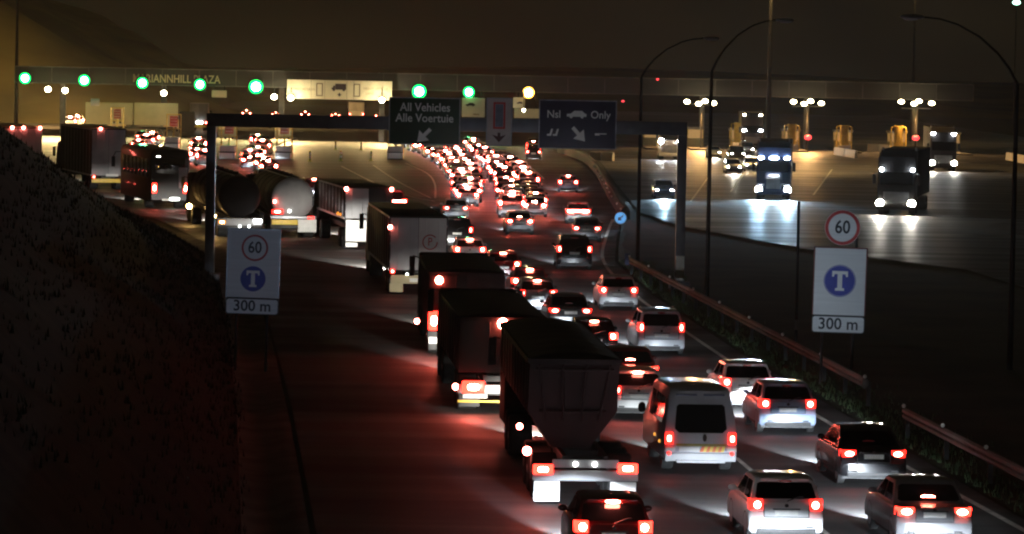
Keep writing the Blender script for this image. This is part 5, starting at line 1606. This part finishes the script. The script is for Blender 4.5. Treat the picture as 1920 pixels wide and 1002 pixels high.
# big cream heavy-vehicle sign
a, b = atd(538, 168, PD - 1.2), atd(735, 171, PD - 1.2)
zt_, zb_ = atd(636, 151, PD - 1.2).z, atd(636, 187, PD - 1.2).z
r = thing('cream_lane_sign', 'wide cream sign with a dark lorry symbol hung on the canopy front', 'sign', ((a.x + b.x) / 2, PD - 1.2, (zt_ + zb_) / 2))
W, H = b.x - a.x, zt_ - zb_
bm = bmesh.new(); add_rbox(bm, -W / 2, W / 2, 0, 0.12, -H / 2, H / 2, 0.03); obj('board', bm, M_SIGNC, r)
bm = bmesh.new()
for x in (-W * 0.27, -W * 0.14, 0.07 * W, 0.135 * W): add_box(bm, x - 0.02, x + 0.02, -0.008, 0.0, -H / 2 + 0.03, H / 2 - 0.03)
obj('seams', bm, mat('tan seam', (0.30, 0.24, 0.13), 0.7), r)
bm = bmesh.new()
for cx in (-W * 0.19, W * 0.165):
    for x0, x1, z0, z1 in ((-0.38, -0.28, -0.75, 0.75), (0.28, 0.38, -0.75, 0.75), (-0.28, 0.28, 0.65, 0.75), (-0.28, 0.28, -0.75, -0.65)): add_box(bm, cx + x0, cx + x1, -0.02, 0.0, z0, z1)
obj('rectangle_symbols', bm, mat('brown sign paint', (0.13, 0.07, 0.03), 0.6), r)
bm = bmesh.new()
add_slab(bm, [(-0.50, 0.02), (0.78, 0.02), (0.78, 0.72), (-0.50, 0.72)], -0.02, 0.0)
add_slab(bm, [(-0.92, 0.05), (-0.52, 0.05), (-0.52, 0.50), (-0.70, 0.50), (-0.78, 0.28), (-0.92, 0.24)], -0.02, 0.0)
for x in (-0.66, 0.5): disc(bm, x, 0.0, 0.15, -0.022, 0.0, n=14)
add_slab(bm, [(-0.08, -0.35), (0.08, -0.35), (0.08, -0.50), (0.26, -0.50), (0.0, -0.78), (-0.26, -0.50), (-0.08, -0.50)], -0.02, 0.0)
obj('lorry_symbol', bm, mat('dark brown ink', (0.025, 0.012, 0.02), 0.6), r)
text_into(r, 'VOERTUIG LAAN', 0.42, (-W * 0.345, -0.012, 0.0), mat('faded sign ink', (0.36, 0.27, 0.12), 0.7), sx=0.85)
text_into(r, 'HEAVY VEHICLE', 0.42, (W * 0.345, -0.012, 0.2), MATS['faded sign ink'], sx=0.95)
text_into(r, 'LANE', 0.42, (W * 0.29, -0.012, -0.35), MATS['faded sign ink'], sx=0.95)


def panel_sign(label, px0, px1, y0, y1, d, m, face):
    a, b = atd(px0, (y0 + y1) / 2, d), atd(px1, (y0 + y1) / 2, d)
    zt, zb = atd((px0 + px1) / 2, y0, d).z, atd((px0 + px1) / 2, y1, d).z
    r = thing('lane_sign', label, 'sign', ((a.x + b.x) / 2, d, (zt + zb) / 2))
    W, H = b.x - a.x, zt - zb
    bm = bmesh.new(); add_rbox(bm, -W / 2, W / 2, 0, 0.1, -H / 2, H / 2, 0.02); obj('board', bm, m, r)
    bm = bmesh.new()
    for x in (-W * 0.35, W * 0.35): add_cyl(bm, (x, 0.15, -H / 2), (x, 0.15, ZB - (zt + zb) / 2 + 0.1), 0.05, n=8)
    obj('hanger', bm, M_POLE, r)
    face(r, W, H)
    return r


def f1(r, W, H):
    car_icon(r, -0.35, 0.35, 1.1, mat('dark brown ink', (0.025, 0.012, 0.02), 0.6), -0.012)
    bm = bmesh.new(); add_box(bm, 0.0, 0.7, -0.008, 0.0, -0.85, -0.72); obj('ink_bar', bm, MATS['faded sign ink'], r)


def f2(r, W, H):
    car_icon(r, 0.1, 0.0, 0.7, MATS['dark brown ink'], -0.012)


panel_sign('cream lane sign with a car symbol between the green and grey gantry signs', 866, 909, 184, 220, PD - 0.9, M_SIGNC, f1)
panel_sign('small cream sign with a car symbol left of the blue gantry sign', 962, 984, 183, 203, PD - 0.9, M_SIGNC, f2)
panel_sign('plain orange-lit screen board behind the left of the blue gantry sign', 964, 1012, 204, 222, PD + 1.0, M_SIGNC, lambda r, W, H: None)
panel_sign('small blank cream box sign under the canopy above the gantry corner', 397, 425, 170, 183, PD - 0.9, M_SIGNC, lambda r, W, H: None)


# islands, crash cushions and their yellow frames
def lane_marker(label, px, py, tall=True, wide=1.45, glow_=True):
    b = at(px, py)
    r = thing('lane_marker', label, 'lane marker', (b.x, b.y, 0), 0, 'crash cushions with yellow frames at the lane islands')
    w = wide / 2
    bm = bmesh.new()
    add_rbox(bm, -w, w, 0.0, 2.2, 0.06, 0.62, 0.05); add_rbox(bm, -w * 0.98, w * 0.98, 0.35, 2.4, 0.72, 1.25, 0.05)
    obj('cushion', bm, M_WHITEBODY, r)
    bm = bmesh.new(); add_box(bm, -w - 0.03, w + 0.03, 0.02, 2.1, 0.62, 0.72); add_box(bm, -w - 0.03, w + 0.03, 0.05, 2.3, -0.02, 0.06); obj('dark_band', bm, M_BLACK, r)
    bm = bmesh.new(); add_rbox(bm, -w * 0.8, w * 0.8, -0.02, 0.0, 0.10, 0.58, 0.006); obj('reflective_plate', bm, M_PLATE, r)
    bm = bmesh.new()
    for x in (-w, w): add_cyl(bm, (x, 2.6, 0.0), (x, 2.6, 3.6), 0.06, n=8)
    add_cyl(bm, (-w, 2.6, 3.6), (w, 2.6, 3.6), 0.06, n=8); add_cyl(bm, (-w, 2.6, 2.1), (w, 2.6, 2.1), 0.05, n=8)
    add_cyl(bm, (0, 2.6, 1.2), (0, 2.6, 2.3), 0.07, n=8)
    obj('yellow_frame', bm, M_YELLOW, r)
    bm = bmesh.new(); add_rbox(bm, -0.42, 0.42, 2.48, 2.54, 2.35, 3.45, 0.015); obj('red_sign', bm, M_SIGNPINK, r)
    bm = bmesh.new()
    for z in (2.55, 2.85, 3.15): add_box(bm, -0.32, 0.32, 2.466, 2.479, z, z + 0.09)
    obj('white_bars', bm, mat('pale pink bars', (0.72, 0.45, 0.40), 0.6), r)
    bm = bmesh.new(); add_ball(bm, (-0.35, 2.5, 1.95), 0.12, 0.05, 0.12); add_ball(bm, (0.35, 2.5, 1.95), 0.12, 0.05, 0.12); obj('unlit_lamps', bm, M_BLACK, r)
    return r


lm = [lane_marker('lane marker with a bright white cushion, right of the gantry post', 425, 299), lane_marker('lane marker with a red sign, second right of the gantry post', 530, 299),
      lane_marker('lane marker left of the gantry post, above the dark coach', 321, 281), lane_marker('lane marker at the far left above the tall box truck', 215, 262),
      lane_marker('lane marker showing only its white cushion under the green gantry sign', 740, 299)]


def yellow_frame(label, px, py):
    b = at(px, py)
    r = thing('lane_gate', label, 'lane frame', (b.x, b.y, 0), 0, 'yellow frames at the right-hand booths')
    bm = bmesh.new()
    for x in (-0.85, -0.45, 0.45, 0.85): add_cyl(bm, (x, 0, 0), (x, 0, 3.0 if abs(x) > 0.5 else 3.2), 0.07, n=8)
    for z in (1.2, 3.0): add_cyl(bm, (-0.85, 0, z), (0.85, 0, z), 0.06, n=8)
    obj('frame', bm, M_YELLOW, r)
    bm = bmesh.new(); add_rbox(bm, -0.36, 0.36, -0.1, 0.5, 0.05, 3.15, 0.05); obj('cabinet', bm, M_YELLOW, r)
    bm = bmesh.new(); add_rbox(bm, -0.7, 0.7, -1.4, -0.3, 0, 0.8, 0.05); obj('cushion', bm, M_GREYBODY, r)
    return r


for label, px, py in (('yellow lane frame behind the roof of the bonneted truck', 1484, 284), ('yellow lane frame standing clear between the two big oncoming trucks', 1582, 286),
                      ('yellow lane frame left of the black flat-nosed truck roof', 1684, 287), ('yellow lane frame behind the dazzling oncoming cars', 1384, 280)):
    yellow_frame(label, px, py)

# red lane lamps on the right
for label, px, py in (('red lane lamp above the bonneted truck', 1515, 258), ('red lane lamp above the black flat-nosed truck', 1717, 259), ('small red lamp on the canopy top above the gantry sign', 1233, 149), ('faint red lamp beside the blue gantry sign', 1168, 190)):
    p = atd(px, py, PD - 2.0)
    r = thing('red_lamp', label, 'lamp', p, 0)
    k = 0.12 if py < 200 else 0.30
    bm = bmesh.new(); add_ball(bm, (0, 0, 0), k * 1.5, k * 0.7, k); obj('lens', bm, REDBEACON, r)
    bm = bmesh.new(); add_rbox(bm, -k * 1.2, k * 1.2, k * 0.3, k * 1.4, -k * 1.1, k * 1.1, 0.02)
    if p.z < 5: add_cyl(bm, (0, k, -k), (0, k, -p.z), 0.06, n=8)
    obj('housing', bm, M_BLACK, r)

p = atd(711, 141, PD + 2)
r = thing('camera_dome', 'small pale camera dome on a stub above the canopy, over the cream sign', 'camera', (p.x, PD + 2, ZT))
bm = bmesh.new(); add_ball(bm, (0, 0, p.z - ZT), 0.32, 0.32, 0.32); obj('dome', bm, M_WHITEBODY, r)
bm = bmesh.new(); add_cyl(bm, (0, 0, -0.05), (0, 0, p.z - ZT), 0.06, n=8); obj('stub', bm, M_POLE, r)
p = atd(1906, 5, 620)
r = thing('distant_lamp', 'greenish lamp on a far pole in the top right corner', 'street light', (p.x, 620, 0))
bm = bmesh.new(); add_ball(bm, (0, 0, p.z), 0.7, 0.4, 0.4); obj('lamp', bm, glow('greenish lamp', (0.45, 1.0, 0.72), 6.0), r)
bm = bmesh.new(); add_tube(bm, [(0, 0.2, -0.3), (0, 0.2, p.z)], 0.12, 8); obj('pole', bm, M_POLE, r)

# booths on kerbed islands
BX = [atd(px, 262, PD + 3).x for px in (215, 321, 425, 530)] + [atd(px, 262, PD + 3).x for px in (1095, 1222, 1304, 1385, 1484, 1582, 1684, 1785)]
BN = ['far left behind the cream trailer', 'left of the gantry post, behind its lane marker', 'behind the gantry post', 'behind the second lane marker', 'behind the blue gantry sign', 'right of the blue gantry sign',
      'under the gantry corner', 'behind the dazzling oncoming cars', 'behind the bonneted truck', 'between the two big oncoming trucks', 'behind the black flat-nosed truck', 'at the far right end of the plaza']
for x, nm in zip(BX, BN):
    r = thing('toll_booth', 'toll booth with an orange lit window, ' + nm, 'toll booth', (x, PD + 3, 0), 0, 'toll booths under the canopy')
    bm = bmesh.new(); add_rbox(bm, -0.95, 0.95, 0, 3.2, 0.15, 1.15, 0.05); obj('base_wall', bm, M_CREAMBODY, r)
    bm = bmesh.new(); add_rbox(bm, -0.9, 0.9, 0.05, 3.15, 1.16, 2.2, 0.03); obj('window', bm, LITWIN, r)
    bm = bmesh.new()
    for sx in (-0.92, 0.92):
        for y in (0.03, 1.6, 3.17): add_box(bm, sx - 0.05, sx + 0.05, y - 0.05, y + 0.05, 1.1, 2.25)
    obj('window_posts', bm, M_YELLOW, r)
    bm = bmesh.new(); add_rbox(bm, -1.1, 1.1, -0.2, 3.4, 2.2, 2.5, 0.05); obj('roof', bm, M_CONC, r)
    bm = bmesh.new()
    add_rbox(bm, -1.1, 1.1, -38 if x < -10 else -12, 12, -0.03, 0.16, 0.06)
    o = obj('kerb_island', bm, M_CONC_DK, r)

# wheelie low wall boards on the right, pale
for label, (x0, y0), (x1, y1) in (('pale low barrier board between the two big oncoming trucks', (1565, 290), (1605, 297)), ('pale low barrier board at the right edge of the plaza', (1888, 300), (1925, 308)),
                                  ('pale barrier block pair below the blue gantry sign', (1108, 300), (1150, 302)), ('long thin pale rail left of the black flat-nosed truck roof', (1628, 284), (1670, 286))):
    a, b = at(x0, y0), at(x1, y1)
    r = thing('barrier_board', label, 'barrier', a)
    d = b - a
    h = 0.85
    bm = bmesh.new()
    u = d.normalized(); n = Vector((u.y, -u.x, 0)) * 0.18
    add_loft(bm, [[tuple(q - n + Vector((0, 0, 0))), tuple(q + n), tuple(q + n * 0.5 + Vector((0, 0, h))), tuple(q - n * 0.5 + Vector((0, 0, h)))] for q in (Vector((0, 0, 0)), d * 0.48)])
    add_loft(bm, [[tuple(q - n), tuple(q + n), tuple(q + n * 0.5 + Vector((0, 0, h))), tuple(q - n * 0.5 + Vector((0, 0, h)))] for q in (d * 0.52, d)])
    obj('board', bm, M_WHITEBODY, r)

# lamp posts under the canopy
FL = [(90, 168, 'leftmost of the plaza floodlights'), (122, 170, 'beside the white column at the far left'), (307, 175, 'above the cream trailer'), (514, 182, 'left of the pair beside the cream sign'),
      (545, 184, 'at the lower left corner of the cream sign'), (716, 188, 'at the lower right corner of the cream sign'), (982, 207, 'small, below the amber signal')]
for px, py, where in FL:
    p = atd(px, py, PD - 2.0)
    k = 0.16 if px == 982 else 0.30
    r = thing('floodlight', 'warm white floodlight under the canopy, ' + where, 'floodlight', p, 0, 'floodlights along the left of the canopy')
    bm = bmesh.new(); add_ball(bm, (0, 0, 0), k * 1.15, 0.2, k); obj('lens', bm, FLOODW, r)
    bm = bmesh.new(); add_rbox(bm, -k, k, 0.12, 0.5, -k * 0.6, k * 1.1, 0.05); add_cyl(bm, (0, 0.35, k), (0, 0.35, ZB - p.z + 0.05), 0.05, n=8); obj('housing', bm, M_POLE, r)
    if px in (545, 716): point('sign_light', r, (0, -1.3, 0), 520.0, (1.0, 0.85, 0.55), 0.2)
    if px != 982: spot('lamp_light', r, (0, -0.45, -0.1), (0, -0.55, -0.8), 16000.0, (1.0, 0.66, 0.26), 150, 0.4, 0.3)
for g, (base, where) in enumerate((((1288, 1310, 1322, 1338), 'nearest the gantry corner'), ((1488, 1508, 1520, 1540), 'above the bonneted truck'), ((1690, 1714, 1723, 1747), 'above the black flat-nosed truck'))):
    zz = [191, 195, 190, 194]
    p0 = atd((base[1] + base[2]) / 2, 200, PD - 2.0)
    r = thing('floodlight_post', 'floodlight post with four warm lamps in a row, ' + where, 'floodlight', (p0.x, PD - 2.0, 0), 0, 'four-lamp floodlight posts')
    bm = bmesh.new(); add_tube(bm, [(0, 0.4, -0.05), (0, 0.4, 5.2)], 0.10, 8); add_cyl(bm, (-1.7, 0.4, 5.2), (1.7, 0.4, 5.2), 0.06, n=8); obj('post', bm, M_POLE, r)
    for px, py in zip(base, zz):
        q = atd(px, py, PD - 2.0)
        bm = bmesh.new(); add_ball(bm, (q.x - p0.x, 0, q.z), 0.36, 0.22, 0.24); lo = obj('lamp', bm, FLOOD, r)
        bm = bmesh.new(); add_rbox(bm, q.x - p0.x - 0.22, q.x - p0.x + 0.22, 0.15, 0.45, q.z - 0.18, q.z + 0.2, 0.04); obj('housing', bm, M_POLE, lo)
    spot('lamp_light', r, (0, -0.5, 5.0), (0, -0.45, -0.85), 7000.0, (1.0, 0.50, 0.16), 150, 0.4, 0.35)

# delineators on the closed lanes
for label, px, py in (('short delineator post, left of the three on the closed lanes', 581, 303), ('short delineator post, middle of the three on the closed lanes', 639, 302), ('short delineator post, right of the three on the closed lanes', 696, 302),
                      ('short delineator post further back, right one', 677, 282), ('short delineator post further back, left one', 629, 281)):
    p = at(px, py)
    r = thing('delineator', label, 'delineator', (p.x, p.y, 0), 0, 'delineators on the closed lanes')
    bm = bmesh.new(); add_loft(bm, [circ(0.22, 12, 'Z', (0, 0, 0)), circ(0.2, 12, 'Z', (0, 0, 0.06)), circ(0.09, 12, 'Z', (0, 0, 0.1)), circ(0.08, 12, 'Z', (0, 0, 0.95)), circ(0.04, 12, 'Z', (0, 0, 1.0))])
    obj('stem', bm, mat('yellow green plastic', (0.42, 0.45, 0.10), 0.5), r)
    bm = bmesh.new(); add_loft(bm, [circ(0.095, 12, 'Z', (0, 0, 0.3)), circ(0.095, 12, 'Z', (0, 0, 0.5))]); add_loft(bm, [circ(0.092, 12, 'Z', (0, 0, 0.65)), circ(0.092, 12, 'Z', (0, 0, 0.82))]); obj('bands', bm, M_PLATE, r)


# ------------------------------------------------------------------ high masts: sodium lamps whose heads stand above the picture
def mast(label, x, y, h, watts, color=(1.0, 0.60, 0.20), group='sodium high masts', cut=True):
    r = thing('light_mast', label, 'light mast', (x, y, 0), 0, group)
    bm = bmesh.new(); add_tube(bm, [(0, 0, -0.2), (0, 0, h * 0.5), (0, 0, h)], [0.28, 0.2, 0.12], 12); obj('mast', bm, M_POLE, r)
    bm = bmesh.new(); add_loft(bm, [circ(1.1, 16, 'Z', (0, 0, h)), circ(1.1, 16, 'Z', (0, 0, h + 0.15))]); obj('head_ring', bm, M_STEEL, r)
    for k in range(6):
        a = k * math.pi / 3
        bm = bmesh.new(); add_ball(bm, (1.05 * math.cos(a), 1.05 * math.sin(a), h - 0.15), 0.32, 0.32, 0.14); obj('lamp', bm, SODIUM, r)
    if cut: spot('lamp_light', r, (0, 0, h - 0.5), (0, 0.02, -1), watts, color, 138, 0.5, 0.6)
    else: spot('lamp_light', r, (0, 0, h - 0.7), (-0.25, 1, -0.28), watts, color, 150, 0.5, 0.6)


m1 = atd(1443, 110, 300 * KD)
mast('sodium light mast behind the oncoming trucks, head above the picture', m1.x, 300 * KD, 19.0, 30000)
m2 = atd(32, 60, 392 * KD)
mast('sodium light mast at the far left in front of the lit hillside', m2.x, 392 * KD, 24.0, 330000, cut=False)
m3 = atd(1713, 110, 420 * KD)
mast('sodium light mast beyond the canopy at the right', m3.x, 420 * KD, 22.0, 5000)


# ------------------------------------------------------------------ the night air: thin even haze that carries the glow of the lamps
bm = bmesh.new()
add_box(bm, -900, 900, -150, 1900, -1.2, 70)
hz = obj('haze', bm, [], None, smooth=False)
hz['kind'] = 'stuff'
hm = bpy.data.materials.new('night haze')
hm.use_nodes = True
hn = hm.node_tree
hn.nodes.remove(hn.nodes['Principled BSDF'])
hv = hn.nodes.new('ShaderNodeVolumePrincipled')
hv.inputs['Color'].default_value = (0.85, 0.85, 0.85, 1)
hv.inputs['Density'].default_value = 0.00006
hv.inputs['Anisotropy'].default_value = 0.75
hn.links.new(hv.outputs['Volume'], hn.nodes['Material Output'].inputs['Volume'])
hz.data.materials.append(hm)
